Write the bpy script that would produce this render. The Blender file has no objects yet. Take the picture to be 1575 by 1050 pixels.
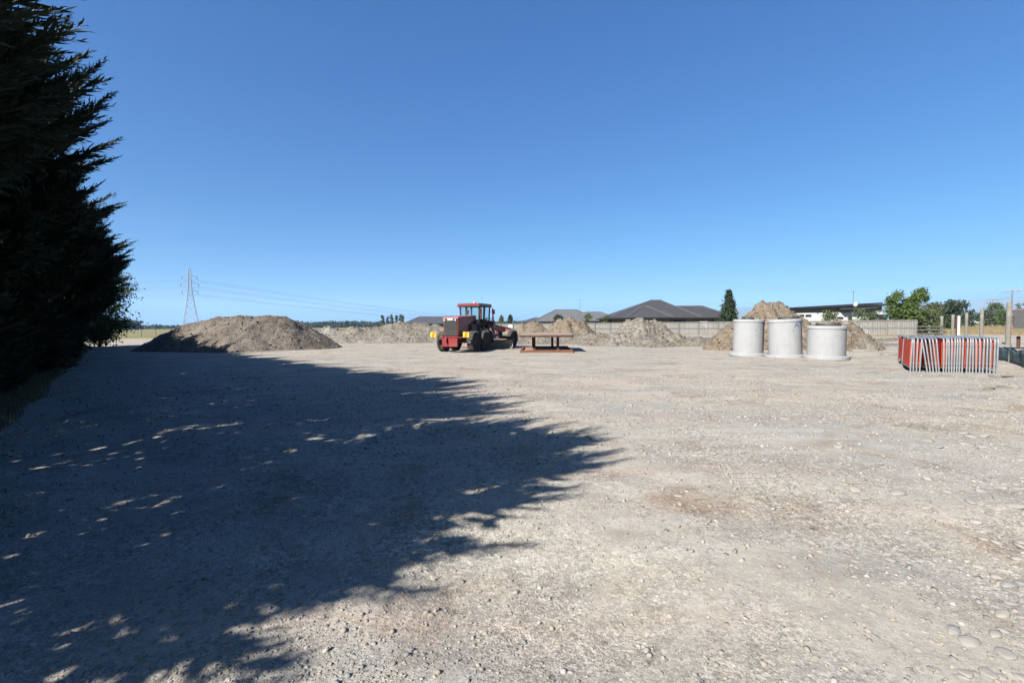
import bpy, bmesh, math, random
import numpy as np
from mathutils import Vector, Matrix, Euler

# ------------------------------------------------------------------ camera, sky, sun, exposure
SC = bpy.context.scene
COL = SC.collection
R_ = math.radians
F_PX, EYE, PITCH, ROLL = 720.0, 1.65, 2.0, -0.43
cam_d = bpy.data.cameras.new('camera')
cam_d.sensor_width = 36.0
cam_d.lens = 36.0 * F_PX / 1575.0
cam_d.clip_start, cam_d.clip_end = 0.05, 30000
cam = bpy.data.objects.new('camera', cam_d)
COL.objects.link(cam)
CAM_R = Matrix.Rotation(R_(90 - PITCH), 3, 'X') @ Matrix.Rotation(R_(ROLL), 3, 'Z')
cam.matrix_world = Matrix.Translation((0, 0, EYE)) @ CAM_R.to_4x4()
SC.camera = cam

HAZE = 1.1e-4
SUN_AZ, SUN_EL = 43.0, 37.0            # shadows fall to 43 deg right of straight ahead
w = bpy.data.worlds.new('World')
SC.world = w
w.use_nodes = True
nt = w.node_tree
sky = nt.nodes.new('ShaderNodeTexSky')
sky.sky_type = 'NISHITA'
sky.sun_disc = False
sky.sun_elevation = R_(SUN_EL)
sky.sun_rotation = R_(180 + SUN_AZ)
sky.altitude = 0
sky.air_density, sky.dust_density, sky.ozone_density = 0.72, 1.5, 10.0
bg = nt.nodes['Background']
bg.inputs['Strength'].default_value = 0.05
hs_ = nt.nodes.new('ShaderNodeHueSaturation')
hs_.inputs['Saturation'].default_value = 1.06
nt.links.new(sky.outputs[0], hs_.inputs['Color'])
sep_ = nt.nodes.new('ShaderNodeSeparateColor'); cmb_ = nt.nodes.new('ShaderNodeCombineColor')
nt.links.new(hs_.outputs[0], sep_.inputs[0])
for ch, (gain, power) in enumerate(((.71, 1.0), (.86, .90), (.84, .63))):      # film-like response of the whole sky, per channel
    pw = nt.nodes.new('ShaderNodeMath'); pw.operation = 'POWER'; pw.inputs[1].default_value = power
    ml = nt.nodes.new('ShaderNodeMath'); ml.operation = 'MULTIPLY'; ml.inputs[1].default_value = gain * .168 ** power / .168
    nt.links.new(sep_.outputs[ch], pw.inputs[0]); nt.links.new(pw.outputs[0], ml.inputs[0]); nt.links.new(ml.outputs[0], cmb_.inputs[ch])
nt.links.new(cmb_.outputs[0], bg.inputs['Color'])

sun_d = bpy.data.lights.new('sun', 'SUN')
sun_d.energy = 5.0
sun_d.angle = R_(0.53)
sun_d.color = (1.0, 0.95, 0.87)
sun = bpy.data.objects.new('sun', sun_d)
COL.objects.link(sun)
sd = Vector((math.sin(R_(SUN_AZ)) * math.cos(R_(SUN_EL)), math.cos(R_(SUN_AZ)) * math.cos(R_(SUN_EL)), -math.sin(R_(SUN_EL))))
sun.rotation_euler = sd.to_track_quat('-Z', 'Y').to_euler()
sun.location = (-20, -26, 26)

SC.view_settings.view_transform = 'Standard'
SC.view_settings.look = 'None'
SC.view_settings.gamma = 1.0
SC.view_settings.exposure = 1.75
SC.cycles.max_bounces = 5
SC.cycles.diffuse_bounces = 2
SC.cycles.glossy_bounces = 2
SC.cycles.transmission_bounces = 4
SC.cycles.transparent_max_bounces = 8
SC.cycles.volume_bounces = 0
SC.cycles.use_denoising = True

# ------------------------------------------------------------------ helpers
random.seed(7)
RNG = np.random.default_rng(7)

def ray(px, py):
    return CAM_R @ Vector(((px - 787.5) / F_PX, -(py - 525) / F_PX, -1))

def G(px, py, z=0.0):
    """point on the level z seen at a photograph pixel"""
    d = ray(px, py)
    return Vector((0, 0, EYE)) + d * ((z - EYE) / d.z)

def D(px, py, dist):
    """point seen at a pixel whose forward distance (world y) is dist"""
    d = ray(px, py)
    return Vector((0, 0, EYE)) + d * (dist / d.y)

def _h(ix, iy, seed):
    v = np.sin(ix * 127.1 + iy * 311.7 + seed * 74.7) * 43758.5453
    return v - np.floor(v)

def vnoise(x, y, seed=0):
    x = np.asarray(x, float); y = np.asarray(y, float)
    ix, iy = np.floor(x), np.floor(y)
    fx, fy = x - ix, y - iy
    fx = fx * fx * (3 - 2 * fx); fy = fy * fy * (3 - 2 * fy)
    a, b = _h(ix, iy, seed), _h(ix + 1, iy, seed)
    c, d = _h(ix, iy + 1, seed), _h(ix + 1, iy + 1, seed)
    return (a + (b - a) * fx) * (1 - fy) + (c + (d - c) * fx) * fy - 0.5

def fbm(x, y, seed=0, oct=4, gain=0.5):
    s, a = 0, 1.0
    for k in range(oct):
        s = s + a * vnoise(x * 2 ** k + 13.7 * k, y * 2 ** k - 7.3 * k, seed + k)
        a *= gain
    return s

def tag(o, label=None, cat=None, group=None, kind=None):
    if label: o['label'] = label
    if cat: o['category'] = cat
    if group: o['group'] = group
    if kind: o['kind'] = kind
    return o

def empty(name, loc=(0, 0, 0), rz=0.0):
    o = bpy.data.objects.new(name, None)
    o.empty_display_size = 0.2
    COL.objects.link(o)
    o.location = loc
    o.rotation_euler = (0, 0, rz)
    return o

def link_mesh(name, me, parent=None):
    o = bpy.data.objects.new(name, me)
    COL.objects.link(o)
    if parent: o.parent = parent
    return o

def np_mesh(name, V, Fc, material, parent=None, smooth=False, col=None):
    """mesh object from numpy vertices (n,3) and equal-sized faces (m,k)"""
    V = np.ascontiguousarray(V, dtype=np.float32)
    Fc = np.ascontiguousarray(Fc, dtype=np.int32)
    m, k = Fc.shape
    me = bpy.data.meshes.new(name)
    me.vertices.add(len(V)); me.vertices.foreach_set('co', V.ravel())
    me.loops.add(m * k); me.loops.foreach_set('vertex_index', Fc.ravel())
    me.polygons.add(m)
    me.polygons.foreach_set('loop_start', np.arange(0, m * k, k, dtype=np.int32))
    if smooth:
        me.polygons.foreach_set('use_smooth', np.ones(m, dtype=bool))
    if col is not None:
        at = me.color_attributes.new('tint', 'FLOAT_COLOR', 'POINT')
        c4 = np.ones((len(V), 4), dtype=np.float32); c4[:, :3] = col
        at.data.foreach_set('color', c4.ravel())
    me.update(calc_edges=True)
    me.validate()
    if material: me.materials.append(material)
    return link_mesh(name, me, parent)

def grid_faces(nx, ny):
    i = np.arange((nx - 1) * (ny - 1))
    a = (i // (nx - 1)) * nx + i % (nx - 1)
    return np.stack([a, a + 1, a + nx + 1, a + nx], 1)

def copy_tree(o, parent=None):
    c = o.copy()
    COL.objects.link(c)
    c.parent = parent
    for ch in list(o.children):
        copy_tree(ch, c)
    return c

class MB:
    """collects simple solids into one mesh"""
    def __init__(s): s.v, s.f = [], []
    def add(s, vs, fs):
        b = len(s.v)
        s.v += [tuple(v) for v in vs]
        s.f += [tuple(i + b for i in f) for f in fs]
        return s
    def box(s, c, d, rot=None):
        hx, hy, hz = d[0] / 2, d[1] / 2, d[2] / 2
        vs = [Vector((x, y, z)) for z in (-hz, hz) for x, y in ((-hx, -hy), (hx, -hy), (hx, hy), (-hx, hy))]
        if rot is not None:
            m = Euler(rot).to_matrix()
            vs = [m @ v for v in vs]
        vs = [v + Vector(c) for v in vs]
        return s.add(vs, [(3, 2, 1, 0), (4, 5, 6, 7), (0, 1, 5, 4), (1, 2, 6, 5), (2, 3, 7, 6), (3, 0, 4, 7)])
    def bar(s, a, b, wd, ht):
        a, b = Vector(a), Vector(b)
        d = (b - a); L = d.length
        q = d.to_track_quat('Y', 'Z').to_matrix()
        vs = []
        for z in (-ht / 2, ht / 2):
            for x, y in ((-wd / 2, 0), (wd / 2, 0), (wd / 2, L), (-wd / 2, L)):
                vs.append(a + q @ Vector((x, y, z)))
        return s.add(vs, [(3, 2, 1, 0), (4, 5, 6, 7), (0, 1, 5, 4), (1, 2, 6, 5), (2, 3, 7, 6), (3, 0, 4, 7)])
    def cyl(s, a, b, r0, r1=None, n=12, cap=True):
        r1 = r0 if r1 is None else r1
        a, b = Vector(a), Vector(b)
        q = (b - a).to_track_quat('Z', 'X').to_matrix()
        vs = []
        for p, r in ((a, r0), (b, r1)):
            for k in range(n):
                t = 2 * math.pi * k / n
                vs.append(p + q @ Vector((r * math.cos(t), r * math.sin(t), 0)))
        fs = [(k, (k + 1) % n, n + (k + 1) % n, n + k) for k in range(n)]
        if cap: fs += [tuple(range(n - 1, -1, -1)), tuple(range(n, 2 * n))]
        return s.add(vs, fs)
    def tube(s, pts, r, n=8, closed=False):
        pts = [Vector(p) for p in pts]
        N = len(pts); vs = []; up = Vector((0, 0, 1))
        rr = r if hasattr(r, '__len__') else [r] * N
        prev = None
        for i, p in enumerate(pts):
            t = (pts[min(i + 1, N - 1)] - pts[max(i - 1, 0)]).normalized()
            x = prev if prev is not None else (Vector((0, 0, 1)) if abs(t.z) < 0.9 else Vector((1, 0, 0)))
            x = (x - t * x.dot(t)).normalized(); prev = x
            y = t.cross(x)
            for k in range(n):
                a = 2 * math.pi * k / n
                vs.append(p + (x * math.cos(a) + y * math.sin(a)) * rr[i])
        fs = []
        for i in range(N - 1):
            for k in range(n):
                fs.append((i * n + k, i * n + (k + 1) % n, (i + 1) * n + (k + 1) % n, (i + 1) * n + k))
        fs += [tuple(range(n - 1, -1, -1)), tuple(range((N - 1) * n, N * n))]
        return s.add(vs, fs)
    def lathe(s, prof, n=24, c=(0, 0, 0), axis='Z', a0=0.0, a1=2 * math.pi):
        full = abs(a1 - a0 - 2 * math.pi) < 1e-6
        m = n if full else n + 1
        vs = []
        for r, z in prof:
            for k in range(m):
                t = a0 + (a1 - a0) * k / n
                p = (r * math.cos(t), r * math.sin(t), z) if axis == 'Z' else ((z, r * math.cos(t), r * math.sin(t)) if axis == 'X' else (r * math.cos(t), z, r * math.sin(t)))
                vs.append(Vector(p) + Vector(c))
        fs = []
        for j in range(len(prof) - 1):
            for k in range(n):
                k2 = (k + 1) % m
                fs.append((j * m + k, j * m + k2, (j + 1) * m + k2, (j + 1) * m + k))
        return s.add(vs, fs)
    def prism(s, poly, x0, x1, plane='YZ'):
        """polygon in a plane pushed along the third axis from x0 to x1"""
        n = len(poly); vs = []
        for x in (x0, x1):
            for a, b in poly:
                vs.append((x, a, b) if plane == 'YZ' else ((a, x, b) if plane == 'XZ' else (a, b, x)))
        fs = [tuple(range(n - 1, -1, -1)), tuple(range(n, 2 * n))]
        fs += [(k, (k + 1) % n, n + (k + 1) % n, n + k) for k in range(n)]
        return s.add(vs, fs)
    def build(s, name, material, parent=None, smooth=False, bevel=0.0):
        me = bpy.data.meshes.new(name)
        me.from_pydata(s.v, [], s.f)
        bm = bmesh.new(); bm.from_mesh(me)
        bmesh.ops.recalc_face_normals(bm, faces=bm.faces)
        if bevel:
            es = [e for e in bm.edges if len(e.link_faces) == 2 and e.calc_face_angle(0) > 0.5]
            bmesh.ops.bevel(bm, geom=es, offset=bevel, segments=2, affect='EDGES', clamp_overlap=True)
        bm.to_mesh(me); bm.free()
        if smooth:
            for p in me.polygons: p.use_smooth = True
            me.set_sharp_from_angle(angle=R_(40))
        me.materials.append(material)
        return link_mesh(name, me, parent)

# ------------------------------------------------------------------ materials
def nodes_of(name):
    m = bpy.data.materials.new(name)
    m.use_nodes = True
    t = m.node_tree
    return m, t, t.nodes['Principled BSDF']

def N_(t, kind, **kw):
    n = t.nodes.new('ShaderNode' + kind)
    for k, v in kw.items(): setattr(n, k, v)
    return n

def mixc(t, fac, a, b, mode='MIX'):
    n = N_(t, 'Mix', data_type='RGBA', blend_type=mode)
    for sock, v in ((n.inputs[0], fac), (n.inputs[6], a), (n.inputs[7], b)):
        if hasattr(v, 'is_output') or hasattr(v, 'links'): t.links.new(v, sock)
        elif isinstance(v, (int, float)): sock.default_value = v if sock.type == 'VALUE' else (v, v, v, 1)
        else: sock.default_value = (*v, 1) if len(v) == 3 else v
    return n.outputs[2]

def ramp(t, src, lo, hi, a=0.0, b=1.0):
    n = N_(t, 'MapRange'); n.clamp = True
    t.links.new(src, n.inputs[0])
    n.inputs[1].default_value, n.inputs[2].default_value = lo, hi
    n.inputs[3].default_value, n.inputs[4].default_value = a, b
    return n.outputs[0]

def noise(t, vec, scale, detail=4, rough=0.55, dist=0.0):
    n = N_(t, 'TexNoise')
    n.inputs['Scale'].default_value = scale
    n.inputs['Detail'].default_value = detail
    n.inputs['Roughness'].default_value = rough
    n.inputs['Distortion'].default_value = dist
    if vec is not None: t.links.new(vec, n.inputs['Vector'])
    return n.outputs['Fac']

def voro(t, vec, scale, out='Distance', feature='F1', rand=1.0):
    n = N_(t, 'TexVoronoi', feature=feature)
    n.inputs['Scale'].default_value = scale
    n.inputs['Randomness'].default_value = rand
    t.links.new(vec, n.inputs['Vector'])
    return n.outputs[out]

def bump(t, b, height, strength, dist):
    n = N_(t, 'Bump')
    if hasattr(strength, 'links'): t.links.new(strength, n.inputs['Strength'])
    else:
        n.invert = strength < 0
        n.inputs['Strength'].default_value = abs(strength)
    n.inputs['Distance'].default_value = dist
    t.links.new(height, n.inputs['Height'])
    prev = b.inputs['Normal'].links
    if prev: t.links.new(prev[0].from_socket, n.inputs['Normal'])
    t.links.new(n.outputs[0], b.inputs['Normal'])

KO, KD, KL, KG = .44, .345, .60, .58      # the photograph is exposed bright: surfaces stay on the dark side
def sc3(c, k): return tuple(x * k for x in c)

def pm(name, c1, c2=None, scale=6.0, rough=0.7, metal=0.0, bumpd=0.0, bscale=None, c3=None, spec=0.5, coat=0.0):
    """two or three tone mottled material in object space"""
    m, t, b = nodes_of(name)
    b.inputs['Roughness'].default_value = rough
    b.inputs['Metallic'].default_value = metal
    b.inputs['Specular IOR Level'].default_value = spec
    b.inputs['Coat Weight'].default_value = coat
    co = N_(t, 'TexCoord').outputs['Object']
    if c2 is None: c2 = tuple(x * 0.8 for x in c1)
    c1, c2 = sc3(c1, KO), sc3(c2, KO)
    if c3 is not None: c3 = sc3(c3, KO)
    f = ramp(t, noise(t, co, scale, 6, 0.62), 0.35, 0.65)
    c = mixc(t, f, c1, c2)
    if c3 is not None:
        f3 = ramp(t, noise(t, co, scale * 0.37 + 0.11, 5, 0.6, 0.5), 0.52, 0.62)
        c = mixc(t, f3, c, c3)
    t.links.new(c, b.inputs['Base Color'])
    if bumpd:
        bump(t, b, noise(t, co, bscale or scale * 3, 4), 0.6, bumpd)
    return m

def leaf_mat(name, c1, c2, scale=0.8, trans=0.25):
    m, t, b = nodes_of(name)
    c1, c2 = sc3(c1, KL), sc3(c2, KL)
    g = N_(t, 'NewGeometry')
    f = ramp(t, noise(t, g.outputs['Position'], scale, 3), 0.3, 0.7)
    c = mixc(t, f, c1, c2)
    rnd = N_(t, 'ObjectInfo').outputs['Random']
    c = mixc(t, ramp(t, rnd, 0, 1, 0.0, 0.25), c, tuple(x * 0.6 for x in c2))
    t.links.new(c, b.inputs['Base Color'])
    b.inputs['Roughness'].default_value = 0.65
    b.inputs['Specular IOR Level'].default_value = 0.25
    if trans:
        tr = N_(t, 'BsdfTranslucent')
        t.links.new(c, tr.inputs['Color'])
        ms = N_(t, 'MixShader'); ms.inputs[0].default_value = trans
        t.links.new(b.outputs[0], ms.inputs[1]); t.links.new(tr.outputs[0], ms.inputs[2])
        t.links.new(ms.outputs[0], t.nodes['Material Output'].inputs['Surface'])
    return m

def ground_mat():
    m, t, b = nodes_of('gravel_ground')
    b.inputs['Roughness'].default_value = 0.92
    b.inputs['Specular IOR Level'].default_value = 0.15
    g = N_(t, 'NewGeometry').outputs['Position']
    # soft tyre streaks: two stretched coordinate systems
    def stretched(ang, sx, sy):
        mp = N_(t, 'Mapping'); mp.inputs['Rotation'].default_value = (0, 0, R_(ang)); mp.inputs['Scale'].default_value = (sx, sy, 1)
        t.links.new(g, mp.inputs['Vector']); return mp.outputs[0]
    gray, tan, pale, brown, pink = (sc3(q, KG) for q in ((.338, .328, .302), (.388, .345, .285), (.445, .42, .368), (.265, .205, .155), (.40, .338, .288)))
    c = mixc(t, ramp(t, noise(t, g, .22, 5, .6, .4), .40, .60), gray, tan)
    c = mixc(t, ramp(t, noise(t, stretched(-38, .25, 1.6), 1.0, 4, .55), .48, .68, 0, .75), c, pale)
    c = mixc(t, ramp(t, noise(t, stretched(-8, .12, 1.1), 1.0, 4, .55), .48, .64, 0, .75), c, pink)
    c = mixc(t, ramp(t, noise(t, g, .75, 6, .65, .8), .54, .67, 0, .85), c, brown)
    # pale compacted wheel tracks sweeping across the yard
    for ang, sc_, dist_, amt in ((-4, .30, 2.2, .55), (52, .26, 3.0, .45)):
        mp = N_(t, 'Mapping'); mp.inputs['Rotation'].default_value = (0, 0, R_(ang)); t.links.new(g, mp.inputs['Vector'])
        wv = N_(t, 'TexWave', bands_direction='Y'); wv.inputs['Scale'].default_value = sc_; wv.inputs['Distortion'].default_value = dist_
        wv.inputs['Detail'].default_value = 3; wv.inputs['Detail Scale'].default_value = .35
        t.links.new(mp.outputs[0], wv.inputs['Vector'])
        brk = ramp(t, noise(t, g, .18, 3), .42, .60)
        mu = N_(t, 'Math', operation='MULTIPLY'); t.links.new(ramp(t, wv.outputs['Fac'], .80, .97, 0, amt), mu.inputs[0]); t.links.new(brk, mu.inputs[1])
        c = mixc(t, mu.outputs[0], c, pale)
    c = mixc(t, ramp(t, noise(t, g, 3.5, 6, .65), .35, .70, 0, .55), c, mixc(t, 1.0, c, (.80, .77, .73), 'MULTIPLY'))
    # loose gravel lies in drifts between smooth dusty ground
    drift = ramp(t, noise(t, g, .55, 6, .68, .5), .40, .60)
    for sc_, amt in ((110.0, .42), (48.0, .36), (20.0, .22)):
        cell = voro(t, g, sc_, 'Color')
        sep = N_(t, 'SeparateColor'); t.links.new(cell, sep.inputs[0])
        dk = ramp(t, sep.outputs[0], 0, 1, 1 - amt, 1 + amt * .8)
        cmb = N_(t, 'CombineColor')
        for q in range(3): t.links.new(dk, cmb.inputs[q])
        c = mixc(t, ramp(t, drift, 0, 1, .22, 1.0), c, mixc(t, 1.0, c, cmb.outputs[0], 'MULTIPLY'))
    t.links.new(c, b.inputs['Base Color'])
    inv = []
    for sc_ in (100.0, 44.0, 19.0):
        n1 = N_(t, 'Math', operation='SUBTRACT'); n1.inputs[0].default_value = 1.0
        t.links.new(voro(t, g, sc_, 'Distance'), n1.inputs[1]); inv.append(n1.outputs[0])
    bump(t, b, inv[0], ramp(t, drift, 0, 1, .10, .55), 0.007)
    bump(t, b, inv[1], ramp(t, drift, 0, 1, .03, .38), 0.012)
    bump(t, b, inv[2], ramp(t, drift, .3, 1, .0, .20), 0.020)
    bump(t, b, noise(t, g, 4.0, 6, .62), 0.35, 0.05)
    return m

def dirt_mat(name, c1, c2, c3, pale):
    m, t, b = nodes_of(name)
    c1, c2, c3, pale = (sc3(q, KD) for q in (c1, c2, c3, pale))
    b.inputs['Roughness'].default_value = 0.95
    b.inputs['Specular IOR Level'].default_value = 0.1
    g = N_(t, 'NewGeometry').outputs['Position']
    c = mixc(t, ramp(t, noise(t, g, .6, 6, .65, .6), .4, .6), c1, c2)
    c = mixc(t, ramp(t, noise(t, g, 1.9, 6, .7, .5), .52, .66, 0, .8), c, c3)
    c = mixc(t, ramp(t, noise(t, g, .35, 5, .6), .54, .66, 0, .7), c, pale)
    cell = voro(t, g, 7.0, 'Color'); sep = N_(t, 'SeparateColor'); t.links.new(cell, sep.inputs[0])
    cmb = N_(t, 'CombineColor'); dk = ramp(t, sep.outputs[0], 0, 1, .72, 1.2)
    for q in range(3): t.links.new(dk, cmb.inputs[q])
    c = mixc(t, 1.0, c, cmb.outputs[0], 'MULTIPLY')
    t.links.new(c, b.inputs['Base Color'])
    bump(t, b, noise(t, g, 5.0, 8, .7), 0.8, 0.15)
    bump(t, b, voro(t, g, 11.0, 'Distance', 'SMOOTH_F1'), 0.5, 0.05)
    return m

def tint_mat(name, rough=0.9):
    m, t, b = nodes_of(name)
    b.inputs['Roughness'].default_value = rough
    b.inputs['Specular IOR Level'].default_value = 0.2
    at = N_(t, 'VertexColor'); at.layer_name = 'tint'
    g = N_(t, 'NewGeometry').outputs['Position']
    c = mixc(t, ramp(t, noise(t, g, 40, 4), .35, .65, 0, .3), at.outputs[0], (.16, .145, .125))
    t.links.new(c, b.inputs['Base Color'])
    bump(t, b, noise(t, g, 60, 4), .4, .004)
    return m

def stone_mat():
    m, t, b = nodes_of('river_stone')
    b.inputs['Roughness'].default_value = 0.85
    b.inputs['Specular IOR Level'].default_value = 0.25
    rnd = N_(t, 'ObjectInfo').outputs['Random']
    co = N_(t, 'TexCoord').outputs['Object']
    c = mixc(t, rnd, (.15, .15, .148), (.21, .188, .162))
    c = mixc(t, ramp(t, noise(t, co, 9, 6, .7), .4, .65, 0, .6), c, (.19, .173, .155))
    t.links.new(c, b.inputs['Base Color'])
    bump(t, b, noise(t, co, 25, 5, .7), .5, .006)
    return m

M = {}
M['ground'] = ground_mat()
M['stone'] = stone_mat()
M['pebble'] = tint_mat('pebbles')
M['dirt'] = dirt_mat('heaped_soil', (.30, .26, .222), (.255, .215, .18), (.20, .165, .135), (.38, .345, .30))
M['dirt_pale'] = dirt_mat('pale_gravel_heap', (.47, .455, .42), (.40, .385, .35), (.33, .30, .26), (.58, .56, .53))
M['dirt_grey'] = dirt_mat('clayey_spoil', (.37, .335, .29), (.32, .285, .24), (.25, .21, .17), (.46, .43, .385))
M['dirt_brown'] = dirt_mat('turfy_spoil', (.36, .295, .225), (.31, .245, .18), (.225, .165, .115), (.45, .40, .34))
M['field'] = pm('dry_paddock', (.30, .265, .115), (.235, .235, .10), 0.05, .95, bumpd=.05, bscale=3, c3=(.36, .30, .16), spec=.1)
M['verge'] = pm('dry_verge', (.36, .275, .15), (.27, .20, .11), 0.6, .95, bumpd=.06, bscale=5, c3=(.30, .28, .16), spec=.1)
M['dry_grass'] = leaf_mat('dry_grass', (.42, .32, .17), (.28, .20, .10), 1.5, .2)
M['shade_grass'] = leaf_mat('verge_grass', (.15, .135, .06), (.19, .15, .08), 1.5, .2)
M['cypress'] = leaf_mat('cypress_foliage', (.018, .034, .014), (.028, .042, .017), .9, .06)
M['bark'] = pm('bark', (.11, .08, .058), (.065, .048, .036), 7, .95, bumpd=.03)
M['leaf_bright'] = leaf_mat('bright_leaf', (.15, .20, .045), (.08, .135, .03), .9, .3)
M['leaf_mid'] = leaf_mat('mid_leaf', (.075, .115, .038), (.115, .135, .05), .6, .2)
M['leaf_olive'] = leaf_mat('olive_leaf', (.12, .115, .055), (.08, .09, .04), .5, .2)
M['leaf_dark'] = leaf_mat('dark_leaf', (.026, .05, .022), (.042, .064, .026), .6, .1)
M['leaf_far'] = leaf_mat('far_leaf', (.030, .05, .030), (.05, .07, .034), .04, 0)
M['concrete'] = pm('cast_concrete', (.405, .412, .425), (.345, .35, .362), 2.3, .85, bumpd=.004, bscale=40, c3=(.375, .382, .392), spec=.2)
def concrete_mat():
    m, t, b = nodes_of('cast_concrete_streaked')
    b.inputs['Roughness'].default_value = .88; b.inputs['Specular IOR Level'].default_value = .2
    co = N_(t, 'TexCoord').outputs['Object']
    c = mixc(t, ramp(t, noise(t, co, 2.3, 6, .65), .35, .65), (.204, .208, .216), (.182, .185, .192))
    mp = N_(t, 'Mapping'); mp.inputs['Scale'].default_value = (7, 7, .35); t.links.new(co, mp.inputs['Vector'])
    c = mixc(t, ramp(t, noise(t, mp.outputs[0], 1.0, 5, .7), .52, .72, 0, .45), c, (.118, .115, .11))
    mp2 = N_(t, 'Mapping'); mp2.inputs['Scale'].default_value = (.4, .4, 9); t.links.new(co, mp2.inputs['Vector'])
    c = mixc(t, ramp(t, noise(t, mp2.outputs[0], 1.0, 3, .6), .55, .70, 0, .25), c, (.20, .20, .205))
    c = mixc(t, ramp(t, noise(t, co, 14, 4, .7), .66, .74, 0, .6), c, (.10, .095, .09))
    t.links.new(c, b.inputs['Base Color'])
    bump(t, b, noise(t, co, 30, 5, .7), .5, .006)
    return m
M['concrete'] = concrete_mat()
M['concrete_old'] = pm('old_concrete', (.40, .37, .33), (.31, .28, .245), 4, .9, bumpd=.02, bscale=12, spec=.2)
M['iron'] = pm('black_iron', (.035, .03, .028), (.06, .045, .036), 9, .7, bumpd=.004)
M['blue'] = pm('blue_stencil', (.06, .15, .42), (.10, .20, .45), 20, .7)
M['rust'] = pm('rusty_plate', (.135, .07, .05), (.09, .05, .038), 3.5, .85, bumpd=.006, bscale=20, c3=(.17, .09, .06), spec=.25)
M['rust_dust'] = pm('dusty_rusty_plate', (.42, .335, .29), (.34, .25, .21), 2.2, .9, bumpd=.006, bscale=14, c3=(.45, .385, .335), spec=.15)
M['rust_orange'] = pm('orange_rust', (.30, .135, .08), (.22, .09, .055), 4, .85, bumpd=.006, bscale=20, spec=.2)
M['red'] = pm('faded_red_paint', (.36, .022, .028), (.26, .016, .02), 2.5, .42, bumpd=.002, bscale=9, c3=(.30, .06, .05), coat=.15)
M['red_pink'] = pm('sunbleached_red_paint', (.45, .065, .075), (.36, .03, .038), 3, .5, c3=(.42, .12, .11))
M['maroon'] = pm('worn_maroon_steel', (.10, .022, .024), (.055, .016, .016), 5, .6, bumpd=.008, bscale=14, c3=(.16, .10, .08))
M['black'] = pm('black_steel', (.016, .016, .017), (.03, .028, .026), 5, .55)
M['grille'] = pm('grille_steel', (.11, .115, .12), (.07, .07, .075), 8, .5, metal=.4)
M['tyre'] = pm('dusty_tyre', (.075, .07, .066), (.16, .148, .13), 3.2, .95, bumpd=.01, bscale=16, c3=(.21, .195, .17), spec=.15)
M['tyre_side'] = pm('tyre_sidewall', (.035, .035, .036), (.07, .066, .06), 3.5, .9, spec=.2)
M['steel'] = pm('worn_steel', (.34, .31, .27), (.22, .19, .16), 6, .45, metal=.6)
M['hyd'] = pm('chrome_rod', (.6, .6, .6), (.5, .5, .5), 6, .2, metal=.9)
M['galv'] = pm('galvanised_tube', (.46, .48, .50), (.36, .38, .40), 9, .48, metal=.35, c3=(.53, .54, .55))
M['orange'] = pm('orange_red_panel', (.66, .075, .03), (.54, .05, .025), 2.5, .55, bumpd=.004, bscale=8, c3=(.60, .11, .05))
om, ot, ob = nodes_of('orange_sheet')
oc = mixc(ot, ramp(ot, noise(ot, N_(ot, 'TexCoord').outputs['Object'], 2.5, 5), .35, .65), (.80, .095, .03), (.66, .065, .025))
ot.links.new(oc, ob.inputs['Base Color']); ob.inputs['Roughness'].default_value = .5
otr = N_(ot, 'BsdfTranslucent'); ot.links.new(oc, otr.inputs['Color'])
oms = N_(ot, 'MixShader'); oms.inputs[0].default_value = .5
ot.links.new(ob.outputs[0], oms.inputs[1]); ot.links.new(otr.outputs[0], oms.inputs[2])
ot.links.new(oms.outputs[0], ot.nodes['Material Output'].inputs['Surface'])
M['orange_sheet'] = om
M['yellow'] = pm('reflective_yellow', (.72, .60, .05), (.64, .52, .04), 6, .4)
M['hazard'] = pm('reflective_orange', (.80, .22, .01), (.72, .18, .01), 6, .4)
M['white'] = pm('white_paint', (.78, .78, .77), (.70, .70, .68), 3, .6, c3=(.74, .73, .70))
M['lamp_white'] = pm('lamp_lens', (.80, .80, .78), (.66, .66, .66), 9, .25)
M['amber'] = pm('amber_beacon', (.85, .42, .30), (.8, .30, .16), 9, .3)
M['timber'] = pm('weathered_timber', (.29, .275, .245), (.22, .205, .175), 4, .92, bumpd=.006, bscale=14, c3=(.31, .305, .26), spec=.15)
M['paling'] = pm('grey_palings', (.325, .32, .31), (.26, .255, .245), 1.1, .92, bumpd=.004, bscale=8, c3=(.30, .295, .28), spec=.15)
pmn, ptn, pbn = nodes_of('weathered_palings')
pco = N_(ptn, 'TexCoord').outputs['Object']; pmp = N_(ptn, 'Mapping'); pmp.inputs['Scale'].default_value = (6.4, .3, .12); ptn.links.new(pco, pmp.inputs['Vector'])
pc = mixc(ptn, ramp(ptn, noise(ptn, pmp.outputs[0], 1.0, 4, .7), .35, .65), (.15, .148, .143), (.105, .102, .096))
ptn.links.new(pc, pbn.inputs['Base Color']); pbn.inputs['Roughness'].default_value = .92
M['paling'] = pmn
M['rail_t'] = pm('fence_rail', (.25, .235, .205), (.19, .175, .15), 3, .92, spec=.15)
M['roof_dark'] = pm('charcoal_roof', (.066, .064, .068), (.08, .077, .08), .7, .55, c3=(.075, .07, .07))
M['roof_grey'] = pm('grey_roof', (.175, .178, .185), (.15, .152, .16), .7, .6)
M['roof_slate'] = pm('slate_roof', (.085, .09, .105), (.10, .105, .12), .6, .6)
M['fascia'] = pm('dark_fascia', (.02, .02, .022), (.03, .03, .032), 2, .5)
M['ridge'] = pm('ridge_flashing', (.13, .125, .125), (.11, .105, .105), 2, .5)
M['brick'] = pm('tan_brick', (.34, .25, .19), (.28, .20, .15), 2.5, .9)
M['render'] = pm('white_render', (.82, .81, .79), (.78, .77, .75), 1.2, .8)
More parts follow.
